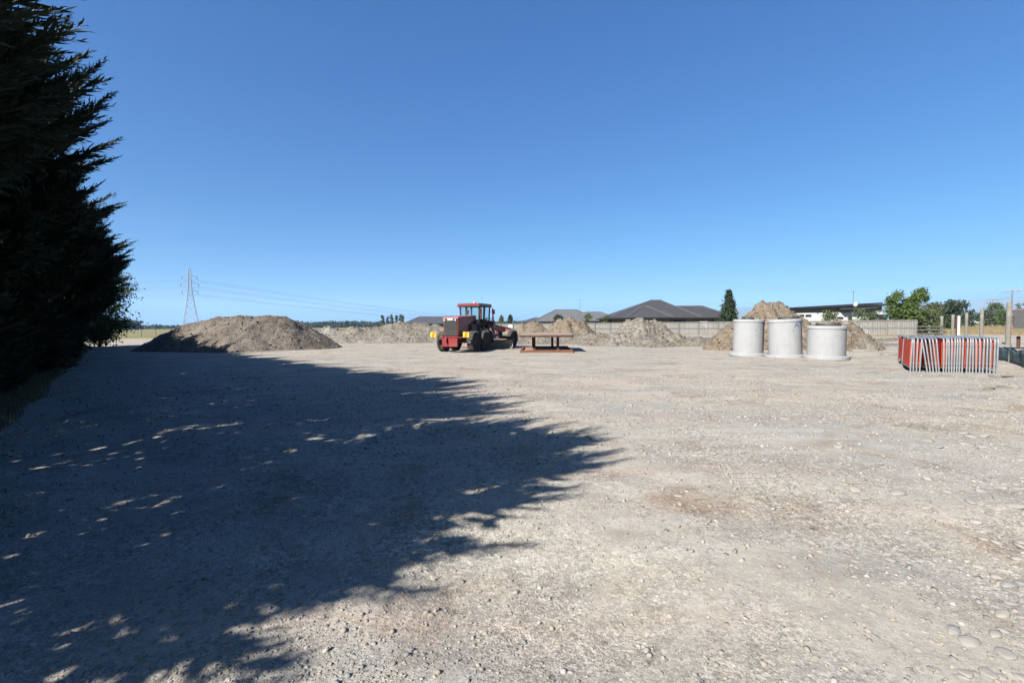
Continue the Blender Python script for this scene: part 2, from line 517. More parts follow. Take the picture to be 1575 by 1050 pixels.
M['taupe'] = pm('taupe_cladding', (.27, .25, .225), (.24, .22, .20), 1.2, .8)
M['cloth_blue'] = pm('silt_cloth', (.055, .145, .15), (.04, .11, .12), 2.2, .85, bumpd=.01, bscale=10, c3=(.09, .17, .17))
M['pylon'] = pm('pylon_steel', (.62, .64, .68), (.52, .54, .58), .6, .55, metal=.3)
M['wire'] = pm('grey_wire', (.40, .42, .45), (.36, .38, .41), .1, .6)
M['car_red'] = pm('car_red', (.45, .03, .10), (.40, .025, .08), 1, .3, coat=.6)
M['hill'] = pm('far_hillside', (.27, .225, .125), (.19, .18, .10), .0011, .95, c3=(.115, .13, .075), spec=.05)
gm, gt, gb = nodes_of('window_glass')
gb.inputs['Base Color'].default_value = (.012, .016, .02, 1); gb.inputs['Roughness'].default_value = .06
M['glass'] = gm
cm, ct, cb = nodes_of('cab_glass')
cb.inputs['Base Color'].default_value = (.80, .88, .86, 1); cb.inputs['Roughness'].default_value = .03
cb.inputs['Transmission Weight'].default_value = 1.0; cb.inputs['IOR'].default_value = 1.02
M['cab_glass'] = cm

# ------------------------------------------------------------------ ground
def gz(x, y):
    """height of the yard surface"""
    x = np.asarray(x, float); y = np.asarray(y, float)
    z = 0.045 * fbm(x * .16, y * .16, 3, 3)
    near = np.clip(1 - (np.hypot(x, y) - 6) / 30, 0, 1)
    # wheel ruts: waves along two track directions, broken up by noise
    q = x * .62 + y * .78 + 1.3 * fbm(x * .1, y * .1, 5, 2)
    z += near * .030 * np.clip(np.sin(q * 2.6), -.6, 1) * (0.3 + np.clip(fbm(x * .3, y * .3, 8, 2) + .3, 0, 1))
    q2 = y - .08 * x + 1.2 * fbm(x * .07, y * .07, 15, 2)
    z += .042 * np.sin(q2 * 1.9) * np.clip(fbm(x * .12, y * .2, 9, 2) + .35, 0, 1)
    z += near * .040 * fbm(x * 1.1, y * 1.1, 21, 4, .6)
    # soft ridge of graded-up stones running away to the right of the track
    r = (x - .55 * y + .3) * .88
    z += .07 * np.exp(-(r / .8) ** 2) * np.clip(1.5 - y / 22, 0, 1) * np.clip(y / 3, 0, 1) * (.6 + fbm(x * .5, y * .5, 31, 2))
    return np.maximum(z, -.075)

def gzp(p):
    return float(gz(p[0], p[1]))

ys = np.concatenate([np.linspace(-5, 1.2, 22)[:-1], 1.2 + (80 - 1.2) * (np.linspace(0, 1, 330) ** 2.4)])
us = np.linspace(-1.85, 1.7, 420)
UU, YY = np.meshgrid(us, ys)
XX = UU * (np.abs(YY) * .92 + 5.5)
ZZ = gz(XX, YY)
edge = np.maximum.reduce([np.clip((YY - 72 - 5 * fbm(XX * .05, YY * .05, 41, 2)) / 3, 0, 1), np.clip((np.abs(UU - (-.075)) - 1.72) / .05, 0, 1), np.clip((-4.2 - YY) / .6, 0, 1)])
ZZ = ZZ * (1 - edge) - .16 * edge
yard = np_mesh('gravel_yard', np.stack([XX.ravel(), YY.ravel(), ZZ.ravel()], 1), grid_faces(len(us), len(ys)), M['ground'], smooth=True)
tag(yard, kind='structure')
mb = MB()
mb.add([(-6000, -400, -.09), (6000, -400, -.09), (6000, 9000, -.09), (-6000, 9000, -.09)], [(0, 1, 2, 3)])
base = mb.build('ground', M['field']); tag(base, kind='structure')

# irregular stones: shared lumps
def lump(seed, flat=.6, sub=1):
    bm = bmesh.new()
    bmesh.ops.create_icosphere(bm, subdivisions=sub, radius=1)
    rr = np.random.default_rng(seed)
    sx, sy = 1, .62 + .3 * rr.random()
    k = rr.normal(size=(5, 3)); k /= np.linalg.norm(k, axis=1)[:, None]; cut = .42 + .42 * rr.random(5)
    for v in bm.verts:
        c = v.co
        for d, q in zip(k, cut):
            e = c.dot(Vector(d)) - q
            if e > 0: c -= Vector(d) * e * .85
        c *= 1 + .20 * (rr.random() - .5)
        c.x *= sx; c.y *= sy; c.z *= flat
    V = np.array([v.co[:] for v in bm.verts]); Fc = np.array([[v.index for v in f.verts] for f in bm.faces])
    bm.free()
    return V, Fc
LUMPS = [lump(s, .45 + .06 * (s % 5)) for s in range(8)]

def scatter_rocks(name, P, S, material, parent=None, palette=None, sink=.3):
    P = np.asarray(P); n = len(P); Vs, Fs, Cs = [], [], []
    off = 0
    pal = np.array(palette) if palette is not None else None
    which = RNG.integers(0, len(LUMPS), n)
    for k, (V0, F0) in enumerate(LUMPS):
        I = np.where(which == k)[0]
        if not len(I): continue
        a = RNG.random(len(I)) * 6.283
        tl = RNG.normal(0, .25, (len(I), 2))
        ca, sa = np.cos(a), np.sin(a)
        V = V0[None] * S[I][:, None, None]
        z = V[:, :, 2] + V[:, :, 0] * tl[:, :1] + V[:, :, 1] * tl[:, 1:]
        x = V[:, :, 0] * ca[:, None] - V[:, :, 1] * sa[:, None]
        y = V[:, :, 0] * sa[:, None] + V[:, :, 1] * ca[:, None]
        W = np.stack([x, y, z], 2) + P[I][:, None, :]
        W[:, :, 2] += (S[I] * (.5 - sink) * .6)[:, None]
        Vs.append(W.reshape(-1, 3))
        Fs.append((F0[None] + (np.arange(len(I)) * len(V0))[:, None, None] + off).reshape(-1, 3))
        off += len(I) * len(V0)
        if pal is not None:
            c = pal[RNG.integers(0, len(pal), len(I))] * (.78 + .30 * RNG.random((len(I), 1)))
            Cs.append(np.repeat(c, len(V0), 0))
    return np_mesh(name, np.concatenate(Vs), np.concatenate(Fs), material, parent, col=np.concatenate(Cs) if Cs else None)

PAL = [sc3(q, .52) for q in ((.30, .30, .295), (.36, .35, .33), (.25, .25, .25), (.40, .36, .30), (.33, .28, .22), (.44, .42, .39), (.37, .31, .26))]
# loose pebbles, denser on the gravelled track at lower left and in drifts
n = 135000
yy = 1.5 + 13.5 * RNG.random(n) ** 1.9
xx = (RNG.random(n) * 2.6 - 1.25) * (yy + .6)
dens = .30 + .9 * np.clip(fbm(xx * .35, yy * .35, 51, 4) + .15, 0, 1) + .7 * np.clip((.6 - xx) / 1.5, 0, 1) * (yy < 5) + .5 * np.clip((xx - 1.6) / 3, 0, 1)
keep = RNG.random(n) < dens * .62
xx, yy = xx[keep], yy[keep]
sz = np.clip(.0045 * (1 - RNG.random(len(xx))) ** -.36, 0, .024) * (.75 + .10 * yy)
keep = sz > yy * .0011
xx, yy, sz = xx[keep], yy[keep], sz[keep]
m_ = 15000                                             # larger scattered stones farther out
y2 = 6 + 26 * RNG.random(m_) ** 1.3; x2 = (RNG.random(m_) * 2.5 - 1.1) * y2
k2 = (RNG.random(m_) < .25 + 1.1 * np.clip(fbm(x2 * .25, y2 * .25, 57, 4), 0, 1)); x2, y2 = x2[k2], y2[k2]
s2 = (.014 + .030 * RNG.random(len(x2)) ** 2.5) * (.8 + y2 * .012)
xx, yy, sz = np.concatenate([xx, x2]), np.concatenate([yy, y2]), np.concatenate([sz, s2])
peb = scatter_rocks('loose_pebbles', np.stack([xx, yy, gz(xx, yy)], 1), sz, M['pebble'], yard, PAL)
tag(peb, kind='stuff')
m_ = 15000                                             # flat stones half sunk in the dust
y2 = 1.7 + 9 * RNG.random(m_) ** 1.5; x2 = (RNG.random(m_) * 2.5 - 1.15) * (y2 + .5)
k2 = RNG.random(m_) < .12 + 1.5 * np.clip(fbm(x2 * .5, y2 * .5, 67, 4) - .02, 0, 1) + .35 * np.clip((x2 - 1.2) / 3, 0, 1)
x2, y2 = x2[k2], y2[k2]
s2 = (.010 + .026 * RNG.random(len(x2)) ** 2.2) * (.7 + .09 * y2)
half = scatter_rocks('sunken_stones', np.stack([x2, y2, gz(x2, y2)], 1), s2, M['pebble'], yard, PAL, sink=.85)
tag(half, kind='stuff')
# bigger stones one by one
stone_me = []
for k in range(7):
    V, Fc = lump(100 + k, .42 + .05 * (k % 4), 2)
    o = np_mesh('stone', V, Fc, M['stone'], None, smooth=True)
    stone_me.append(o.data); bpy.data.objects.remove(o)
def put_stone(x, y, r, flat=1.0):
    o = link_mesh('stone', random.choice(stone_me), yard)
    o.location = (x, y, float(gz(x, y)) + r * .04)
    o.rotation_euler = (random.gauss(0, .12), random.gauss(0, .12), random.random() * 6.28)
    o.scale = (r, r * random.uniform(.8, 1.05), r * .62 * flat)
known = [(1466, 975, 26), (1490, 992, 34), (1540, 945, 30), (1545, 1010, 26), (1520, 1040, 24), (1485, 1040, 24), (1550, 890, 26), (1380, 760, 30),
         (1045, 768, 12), (1046, 780, 14), (1218, 822, 14), (1315, 856, 16), (1365, 843, 14), (1330, 938, 13), (1018, 805, 14), (1530, 980, 26), (1510, 860, 20),
         (1560, 780, 24), (1570, 830, 24), (1535, 770, 16), (1500, 800, 18), (1555, 925, 18), (685, 928, 12), (692, 935, 10), (655, 990, 10), (597, 1003, 12), (707, 1003, 9),
         (565, 668, 13), (610, 985, 8), (905, 955, 10), (880, 945, 12), (935, 1000, 14), (912, 975, 12), (1180, 783, 12), (1240, 810, 12), (1520, 600, 12), (1385, 615, 8)]
for px, py, wpx in known:
    p = G(px, py)
    put_stone(p.x, p.y, wpx / 2 / F_PX * p.length * .82)
cnt = 0
while cnt < 130:
    px, py = random.uniform(380, 1575), random.uniform(640, 1048)
    wgt = .10 + 1.0 * max(0, (px - 1150) / 425) ** 1.6 + (.25 if abs((px - 800) - (py - 690) * .85) < 60 else 0)
    if random.random() > wgt: continue
    p = G(px, py)
    put_stone(p.x, p.y, random.uniform(4.2, 7.5) / F_PX * p.length * (.8 if px < 1200 else 1.0))
    cnt += 1

# ------------------------------------------------------------------ cypress hedge row
N_O = Vector((.761, .649, 0)); D_S = Vector((-.649, .761, 0))
ROW_A = math.atan2(N_O.y, N_O.x)
def row(o, s, z=0.0):
    return Vector((N_O.x * o + D_S.x * s, N_O.y * o + D_S.y * s, z))

def unit(v): return v / np.maximum(np.linalg.norm(v, axis=-1, keepdims=True), 1e-9)

def blades(base, dirs, L, wd, rr):
    """diamond blades: (n,4,3)"""
    side = unit(np.cross(dirs, rr.normal(size=dirs.shape)))
    mid = base + dirs * (L * .45)[:, None]
    tip = base + dirs * L[:, None]
    sw = side * (wd / 2)[:, None]
    return np.stack([base, mid + sw, tip, mid - sw], 1)

def plume(seed):
    rr = np.random.default_rng(seed)
    out = []
    ts = np.linspace(.06, .985, 24)
    up = .16 + .12 * rr.random(); sway = .10 * rr.normal()
    ax = lambda t: np.array([t, sway * t * t, up * t * t])
    for t in ts:
        p = ax(t); fw = unit(ax(t + .02) - p)
        for s in range(3):
            phi = (0 if s == 0 else math.pi if s == 1 else math.pi / 2) + rr.normal() * .45
            rad = np.array([0, math.cos(phi), math.sin(phi)])
            an = R_(33 + 10 * rr.normal())
            d0 = unit(fw * math.cos(an) + rad * math.sin(an))
            L = (.36 * (1 - t) ** .75 + .045) * (.7 + .5 * rr.random()) * (.65 if s == 2 else 1)
            B, Dd, LL = [p], [d0], [L]
            nsub = 6 if L > .12 else 3
            for q in range(nsub):
                u = (q + .6) / (nsub + .4)
                an2 = R_(30 + 8 * rr.normal()) * (1 if q % 2 else -1)
                sd_ = unit(np.cross(d0, rad + .3 * rr.normal(size=3)))
                B.append(p + d0 * L * u); Dd.append(unit(d0 * math.cos(an2) + sd_ * math.sin(an2))); LL.append(L * (.55 - .25 * u))
            LL = np.array(LL)
            out.append(blades(np.array(B), np.array(Dd), LL, LL * .17 + .003, rr))
    st = np.array([[0, 0, 0], [.5, sway * .25, up * .25 + .012], [1, sway, up], [.5, sway * .25, up * .25 - .012]])[None]
    return np.concatenate(out + [st])
PLUMES = [plume(s) for s in range(5)]

PROF_H = np.array([.1, .8, 1.6, 2.6, 3.6, 4.6, 5.2, 5.8, 6.3, 6.8])
PROF_O = np.array([1.25, 1.4, 1.6, 2.0, 2.65, 3.05, 2.95, 2.45, 1.6, .3])      # half width about the trunk
def cypress_crown(seed, nplume=330, half_s=2.1, hs=1.0, open_=False):
    rr = np.random.default_rng(seed)
    Q = []
    lob = rr.random(4) * 6.28
    for k in range(nplume):
        h = rr.choice(PROF_H[:-1]) + rr.random() * .7
        w = np.interp(h, PROF_H, PROF_O) * (.9 + .12 * math.sin(h * 2.1 + lob[0]))
        ang = rr.random() * 2 * math.pi
        if rr.random() < .45: ang = rr.normal() * .55            # more on the track side
        taper = math.sqrt(max(0.05, 1 - (h / 7.6) ** 3))
        L = (.75 + .75 * rr.random()) * (1.15 if h > 3 else .85)
        out = np.array([math.cos(ang), math.sin(ang), 0])
        reach = np.array([w * math.cos(ang), half_s * taper * math.sin(ang), h])
        el = R_(6 + 26 * rr.random() + max(0, h - 4.8) * 17)
        d = unit(out * math.cos(el) + np.array([0, .25 * rr.normal(), math.sin(el)]))
        base_ = reach - d * L * (.62 + .45 * rr.random()) - np.array([0, 0, .25 * L])
        x = d; y = unit(np.cross([0, 0, 1], x)); z = np.cross(x, y)
        rl = rr.normal() * .5
        y2 = y * math.cos(rl) + z * math.sin(rl); z2 = np.cross(x, y2)
        A = np.stack([x, y2, z2], 0) * L
        Q.append(PLUMES[rr.integers(0, 5)] @ A + base_)
    for k in range(34 if open_ else 16):                                  # long leaders that stand out of the crown
        h = 3.6 + 3.0 * rr.random(); ang = rr.normal() * .8; L = 1.5 + (1.2 if open_ else .9) * rr.random()
        w = np.interp(h, PROF_H, PROF_O) + .15 + .35 * rr.random()
        el = R_(12 + 22 * rr.random() + max(0, h - 5.2) * 18)
        d = unit(np.array([math.cos(ang) * math.cos(el), math.sin(ang) * math.cos(el), math.sin(el)]))
        tip = np.array([w * math.cos(ang), half_s * math.sin(ang), h])
        y = unit(np.cross([0, 0, 1], d)); A = np.stack([d, y, np.cross(d, y)], 0) * np.array([[L], [L * .62], [L * .62]])
        Q.append(PLUMES[rr.integers(0, 5)] @ A + tip - d * L * .8)
    m = 4600 if open_ else 7000                                             # dense inner sprays
    h = .15 + (5.6 if open_ else 6.2) * rr.random(m) ** (1.1 if open_ else 1); a = rr.random(m) * 6.283; q = np.sqrt(rr.random(m)) * .86
    w = np.interp(h, PROF_H, PROF_O)
    c = np.stack([w * q * np.cos(a), half_s * q * np.sin(a), h], 1)
    d = unit(np.stack([np.cos(a), np.sin(a), .5 + 0 * a], 1) + .5 * rr.normal(size=(m, 3)))
    L = .16 + .22 * rr.random(m)
    Q.append(blades(c, d, L, L * .55, rr))
    Q = np.concatenate(Q)
    Q[:, :, 2] = np.maximum(Q[:, :, 2], .03)
    Q[:, :, 2] *= hs
    return Q.reshape(-1, 3), np.arange(len(Q) * 4).reshape(-1, 4)

def cypress_trunk():
    mb = MB()
    mb.tube([(0, 0, -.1), (.05, .03, 1.2), (-.04, .05, 3), (.02, 0, 5.6)], [.24, .19, .14, .04], 9)
    for k in range(12):
        a = k * 2.4; z = .9 + k * .36
        mb.tube([(0, 0, z), (math.cos(a) * .9, math.sin(a) * .7, z + .3), (math.cos(a) * 1.9, math.sin(a) * 1.4, z + .8)], [.06, .04, .012], 6)
    return mb
crown_me, trunk_me = [], None
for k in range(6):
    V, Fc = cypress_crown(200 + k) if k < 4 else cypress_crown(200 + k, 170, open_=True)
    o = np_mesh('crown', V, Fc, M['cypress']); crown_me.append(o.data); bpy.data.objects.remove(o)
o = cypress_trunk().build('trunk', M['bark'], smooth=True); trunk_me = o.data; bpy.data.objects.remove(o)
O_TRUNK = -3.25
hs_list = [.84, .99, 1.13, 1.08, 1.0, .96, .92, .88, .86, .84, .86, .83, .86, .84, .86, .82, .84]
sh_list = [-.5, -.40, -.22, -.10, .05, .30, .50, .60, .6, .5, .4, .1, 0, -.1, -.2, -.2, -.2]
for i, hs in enumerate(hs_list):
    s = 4.45 + 3.1 * i
    t = empty('cypress_tree', row(O_TRUNK + sh_list[i] + random.gauss(0, .10), s + random.gauss(0, .15)), ROW_A)
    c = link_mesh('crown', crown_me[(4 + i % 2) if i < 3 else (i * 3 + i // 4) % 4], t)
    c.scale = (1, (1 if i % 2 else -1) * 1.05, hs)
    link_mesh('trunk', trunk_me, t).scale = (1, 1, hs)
    tag(t, 'dark cypress in the tall hedge row along the shaded track', 'tree', 'cypresses of the hedge row')

# rough grass along the foot of the hedge
def grass(name, P, H, W, material, parent=None, lean=.35, rr=RNG):
    n = len(P)
    a = rr.random(n) * 6.283
    side = np.stack([np.cos(a), np.sin(a), 0 * a], 1) * (W / 2)[:, None]
    tip = P + np.stack([rr.normal(0, lean, n) * H, rr.normal(0, lean, n) * H, H], 1)
    V = np.stack([P - side, P + side, tip], 1).reshape(-1, 3)
    return np_mesh(name, V, np.arange(n * 3).reshape(-1, 3), material, parent)
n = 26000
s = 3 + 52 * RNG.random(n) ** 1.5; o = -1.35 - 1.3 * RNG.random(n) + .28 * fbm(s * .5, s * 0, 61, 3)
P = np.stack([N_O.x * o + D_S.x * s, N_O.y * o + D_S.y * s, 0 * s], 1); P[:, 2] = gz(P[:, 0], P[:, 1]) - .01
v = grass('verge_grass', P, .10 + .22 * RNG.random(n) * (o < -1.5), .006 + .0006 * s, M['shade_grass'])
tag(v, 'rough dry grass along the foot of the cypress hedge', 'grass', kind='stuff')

# ------------------------------------------------------------------ spoil heaps
def heap(name, label, cones, bbox, material, seed, step=.14, rough=.22, clods=260, csize=(.04, .13), ridge=0.0, fine=.10):
    x0, x1, y0, y1 = bbox
    xs = np.arange(x0, x1, step); ysx = np.arange(y0, y1, step)
    X, Y = np.meshgrid(xs, ysx)
    wx = X + .5 * fbm(X * .5, Y * .5, seed + 5, 3); wy = Y + .5 * fbm(X * .5 + 9, Y * .5, seed + 6, 3)
    def height(X, Y, wx, wy):
        H = np.full(X.shape, -1.0)
        for (cx, cy, hh, r, *rest) in cones:
            e = rest[0] if rest else 1.0
            d = np.hypot(wx - cx, (wy - cy) / e)
            c = hh * (1 - d / r)
            c = np.where(c > hh * .82, hh * .82 + (c - hh * .82) * .5, c)
            k = 6.0                                        # smooth maximum
            H = np.log(np.exp(np.clip(k * H, -30, 30)) + np.exp(np.clip(k * c, -30, 30))) / k
        amp = np.clip(H + .25, 0, 1.2)
        H = H + rough * amp * fbm(X * .9, Y * .9, seed, 5, .6) * 1.6 + fine * np.clip(H + .3, 0, .6) * (np.abs(fbm(X * 2.6, Y * 2.6, seed + 2, 4, .65)) * 2 - .5)
        if ridge: H += ridge * amp * (.5 - np.abs(vnoise(wx * .8 + Y * .5, wy * .3, seed + 3)) * 2)
        return H - .06
    H = np.maximum(height(X, Y, wx, wy), -.14)
    Fc = grid_faces(len(xs), len(ysx))
    Hf = H.ravel()
    Fc = Fc[(Hf[Fc] > -.13).any(1)]
    used, inv = np.unique(Fc, return_inverse=True)
    V = np.stack([X.ravel(), Y.ravel(), Hf], 1)[used]
    cx, cy = V[:, 0].mean(), V[:, 1].mean()
    t = empty(name, (cx, cy, 0))
    V = V - np.array([cx, cy, 0])
    np_mesh('soil', V, inv.reshape(-1, 4), material, t, smooth=True)
    up = V[V[:, 2] > -.02]
    if clods and len(up):
        I = RNG.integers(0, len(up), clods)
        S = csize[0] + (csize[1] - csize[0]) * RNG.random(clods) ** 2.2
        pal = [sc3(q, .38) for q in ((.27, .22, .165), (.23, .18, .13), (.33, .29, .24), (.30, .25, .20))]
        c = scatter_rocks('clods', up[I] + RNG.normal(0, .04, (clods, 3)) * [1, 1, 0], S, M['pebble'], t, pal)
        tag(c, kind='stuff')
    return tag(t, label, 'dirt heap', 'spoil heaps round the yard')

def at(px, py, dist):
    p = D(px, py, dist); return p.x, p.y, p.z

cs = []
for px, py, dist, r, e in ((318, 491, 35.5, 4.5, .85), (345, 487, 35.6, 4.6, .9), (378, 484, 35.4, 4.8, .95), (412, 485, 35.8, 4.7, .9), (438, 488, 36.2, 4.0, .95), (290, 499, 35.2, 3.6, .85), (462, 502, 37, 2.7, .95)):
    x, y, z = at(px, py, dist); cs.append((x, y, z * 1.11 + .1, r * 1.0, e))
heap('soil_mound', 'big rounded mound of brown soil half in hedge shade', cs, (-30, -11, 28, 43.5), M['dirt'], 71, .11, .13, 900, (.035, .12), fine=.09)
x, y, z = at(505, 503, 55)
heap('gravel_heap', 'small heap of pale grey stones beside the big soil mound', [(x, y, z + .25, 3.0), (x + 1.0, y + .3, z, 2.6)], (x - 5, x + 5, y - 4, y + 4), M['dirt_pale'], 81, .13, .25, 500, (.06, .22))
cs = []
for px, py, dist, r in ((548, 504, 48, 3.4), (575, 503, 48, 3.4), (600, 500, 48, 3.6), (622, 496, 48, 3.8), (650, 497, 48, 3.6), (672, 500, 48, 3.4), (695, 506, 47, 3.0), (530, 510, 49, 2.8)):
    x, y, z = at(px, py, dist); cs.append((x, y, z * 1.12 + .15, r, .9))
heap('spoil_bank', 'long low bank of greyish stony spoil behind the red grader', cs, (-20, -3, 43, 53), M['dirt_grey'], 91, .13, .20, 1000, (.04, .13))
x, y, z = at(823, 495, 58); x2, y2, z2 = at(806, 498, 58)
heap('turf_heap', 'small tan heap by the fence beyond the grader nose', [(x, y, z + .35, 2.4), (x2, y2, z2 + .2, 2.2)], (x - 5, x + 4, y - 3.5, y + 3.5), M['dirt_brown'], 101, .14, .3, 200, (.06, .2))
cs = []
for px, py, dist, r in ((878, 488.5, 50, 3.0), (860, 493, 50, 2.6), (896, 494, 50, 2.4)):
    x, y, z = at(px, py, dist); cs.append((x, y, z * 1.08 + .3, r))
heap('turf_heap', 'tan heap of clods behind the rusty trench shield', cs, (cs[0][0] - 5.5, cs[0][0] + 5, 46, 54.5), M['dirt_brown'], 111, .12, .25, 520, (.04, .15))
cs = []
for px, py, dist, r in ((800, 520, 42, 2.4), (830, 517, 42, 2.6), (865, 516, 42, 2.8), (905, 515, 41, 2.8), (935, 517, 40, 2.6), (770, 522, 43, 2.2)):
    x, y, z = at(px, py, dist); cs.append((x, y, max(z, .3) * 1.2 + .2, r))
heap('spoil_bank', 'low ridge of grey spoil running behind the rusty trench shield', cs, (-5, 12, 36.5, 47), M['dirt_grey'], 121, .12, .18, 800, (.03, .11))
cs = []
for px, py, dist, r in ((990, 486, 37.5, 2.9), (972, 493, 37.5, 2.7), (1008, 491, 37.8, 2.3), (955, 507, 36.5, 2.5), (1040, 516, 36, 2.2), (1075, 522, 35, 2.0), (925, 514, 37.5, 2.3), (1000, 520, 35.2, 2.2)):
    x, y, z = at(px, py, dist); cs.append((x, y, z * 1.03 + .14, r * .96))
heap('soil_mound', 'lumpy steep-sided tan mound in front of the charcoal-roofed house', cs, (3.5, 18.5, 31.5, 42.5), M['dirt_grey'], 131, .09, .27, 1300, (.03, .13), fine=.20)
cs = []
for px, py, dist, r in ((1172, 464, 31, 2.9), (1190, 468, 31, 2.9), (1150, 478, 31, 2.8), (1205, 476, 30.5, 2.8), (1138, 498, 30, 2.0), (1122, 511, 29.5, 1.4), (1240, 494, 30, 2.5), (1272, 495, 29.5, 2.4), (1298, 499, 29.5, 2.2), (1310, 508, 30, 1.7), (1222, 489, 31, 2.4)):
    x, y, z = at(px, py, dist); cs.append((x, y, z * 1.02 + .12, r * .97))
heap('soil_mound', 'tall ragged brown mound heaped up behind the concrete manholes', cs, (9.5, 26.5, 25.2, 36.5), M['dirt_brown'], 141, .09, .30, 1800, (.03, .13), ridge=.2, fine=.22)

cs = []
for px, py, r in ((1345, 524, 2.4), (1370, 521, 2.6), (1395, 520, 2.6), (1350, 531, 2.2), (1425, 520, 2.4), (1060, 521, 3.0), (1085, 523, 2.6)):
    p_ = G(px, py); cs.append((p_.x, p_.y, .30, r, .8))
heap('spoil_spread', 'thin flat spread of brown spoil before the fence corner', cs[:5], (20, 42, 24, 46), M['dirt_grey'], 151, .16, .25, 500, (.03, .12), fine=.2)
heap('spoil_spread', 'thin flat spread of spoil between the steep mound and the fence', cs[5:], (12, 30, 34, 54), M['dirt_grey'], 161, .18, .25, 300, (.04, .12), fine=.2)

# ------------------------------------------------------------------ motor grader
GR_A = R_(-21)
rwc = G(729, 541)
fw_, rt_ = Vector((math.sin(-GR_A), math.cos(GR_A), 0)), Vector((math.cos(GR_A), -math.sin(-GR_A), 0))
gr_loc = rwc - rt_ * 1.05 + fw_ * .78
gr = empty('motor_grader', (gr_loc.x, gr_loc.y, 0), GR_A)
tag(gr, 'red motor grader with glazed cab and six dusty wheels parked in the yard', 'grader')

WR = .65
def make_wheel():
    mb = MB()
    mb.lathe([(.30, -.19), (.50, -.205), (.585, -.19), (.605, -.15), (.605, .15), (.585, .19), (.50, .205), (.30, .19)], 36, axis='X')
    wl = mb.build('wheel', M['tyre_side'], smooth=True)
    mb = MB()
    for k in range(22):
        a = 2 * math.pi * k / 22
        for sgn in (-1, 1):
            a2 = a + (.14 if sgn > 0 else 0)
            c = (sgn * .095, (WR - .03) * math.cos(a2), (WR - .03) * math.sin(a2))
            m = Matrix.Rotation(a2, 3, 'X')
            hx, hy, hz = .105, .033, .034
            vs = []
            for z in (-hz, hz):
                for x, y in ((-hx, -hy), (hx, -hy), (hx, hy), (-hx, hy)):
                    # radial axis is local y here
                    v = Matrix.Rotation(sgn * .5, 3, 'Y') @ Vector((x, 0, z * 1.4))
                    v.y = y
                    vs.append(m @ v + Vector(c))
            mb.add(vs, [(3, 2, 1, 0), (4, 5, 6, 7), (0, 1, 5, 4), (1, 2, 6, 5), (2, 3, 7, 6), (3, 0, 4, 7)])
    tread = mb.build('tread', M['tyre'], wl)
    mb = MB()
    mb.lathe([(.0, .12), (.12, .13), (.13, .10), (.26, .08), (.29, .17), (.325, .195), (.325, .15)], 28, axis='X')
    mb.lathe([(.325, -.15), (.325, -.195), (.29, -.17), (.26, -.08), (.0, -.08)], 28, axis='X')
    for k in range(8):
        a = k * math.pi / 4
        mb.cyl((.09, .19 * math.cos(a), .19 * math.sin(a)), (.115, .19 * math.cos(a), .19 * math.sin(a)), .018, n=6)
    mb.build('rim', M['maroon'], wl, smooth=True)
    return wl
w0 = make_wheel()
first = True
for (x, y, tilt) in ((-1.05, -.78, 0), (1.05, -.78, 0), (-1.05, .78, 0), (1.05, .78, 0), (-1.02, 6.0, .05), (1.02, 6.0, .05)):
    wl = w0 if first else copy_tree(w0)
    first = False
    wl.parent = gr
    wl.location = (x, y, WR)
    wl.rotation_euler = (random.random() * 3, 0, (math.pi if x < 0 else 0) + (-.10 if y > 5 else 0))
    wl.rotation_mode = 'ZYX'

def part(name, mat_, fn, bevel=0.0, smooth=False, parent=gr):
    mb = MB(); fn(mb)
    return mb.build(name, M[mat_], parent, smooth=smooth, bevel=bevel)

for sx in (-1, 1): part('tandem_case', 'maroon', lambda m: m.box((sx * .80, 0, .62), (.12, 1.9, .34)), .02)
part('rear_axle', 'maroon', lambda m: m.cyl((-.74, 0, .68), (.74, 0, .68), .16, n=14), smooth=True)
part('rear_frame', 'red', lambda m: [m.box((0, -.2, .86), (.86, 3.3, .26)), m.box((0, -1.88, .62), (1.05, .22, .52)), m.box((0, -1.95, .93), (1.75, .07, .07))], .02)
part('tow_hitch', 'red_pink', lambda m: [m.box((-.18, -2.04, .80), (.10, .16, .30)), m.cyl((-.18, -2.13, .60), (-.18, -2.13, .86), .05, n=10)], .012)
def hood(m):
    m.prism([(-1.85, .98), (-1.85, 2.06), (-1.78, 2.13), (.75, 2.28), (.75, .98)], -.50, .50)
hd = part('engine_hood', 'red', hood, .03)
part('hood_cap', 'red_pink', lambda m: m.prism([(-1.88, 2.08), (-1.86, 2.145), (.74, 2.305), (.74, 2.285)], -.515, .515), .008, parent=hd)
gl = part('grille', 'black', lambda m: m.box((0, -1.862, 1.52), (.86, .03, .98)))
part('grille_bars', 'grille', lambda m: [m.box((-.40 + .8 * k / 17, -1.885, 1.66), (.022, .02, .66)) for k in range(18)] + [m.box((0, -1.888, 1.32), (.86, .03, .03)), m.box((0, -1.888, 1.99), (.86, .02, .02))], parent=gl)
part('radiator_fins', 'grille', lambda m: [m.box((0, -1.884, 1.08 + .05 * k), (.62, .012, .012)) for k in range(5)], parent=gl)
part('number_plate', 'white', lambda m: m.box((0, -1.90, 2.02), (.36, .02, .11)), .004)
for sx in (-.40, .36):
    part('tail_lamp', 'lamp_white', lambda m: m.lathe([(0, -.03), (.05, -.025), (.06, 0), (.06, .03)], 12, (sx, -1.895, 1.98), 'Y'), smooth=True)
    part('stop_lamp', 'red_pink', lambda m: m.box((sx, -1.88, 2.075), (.10, .04, .05)), .006)
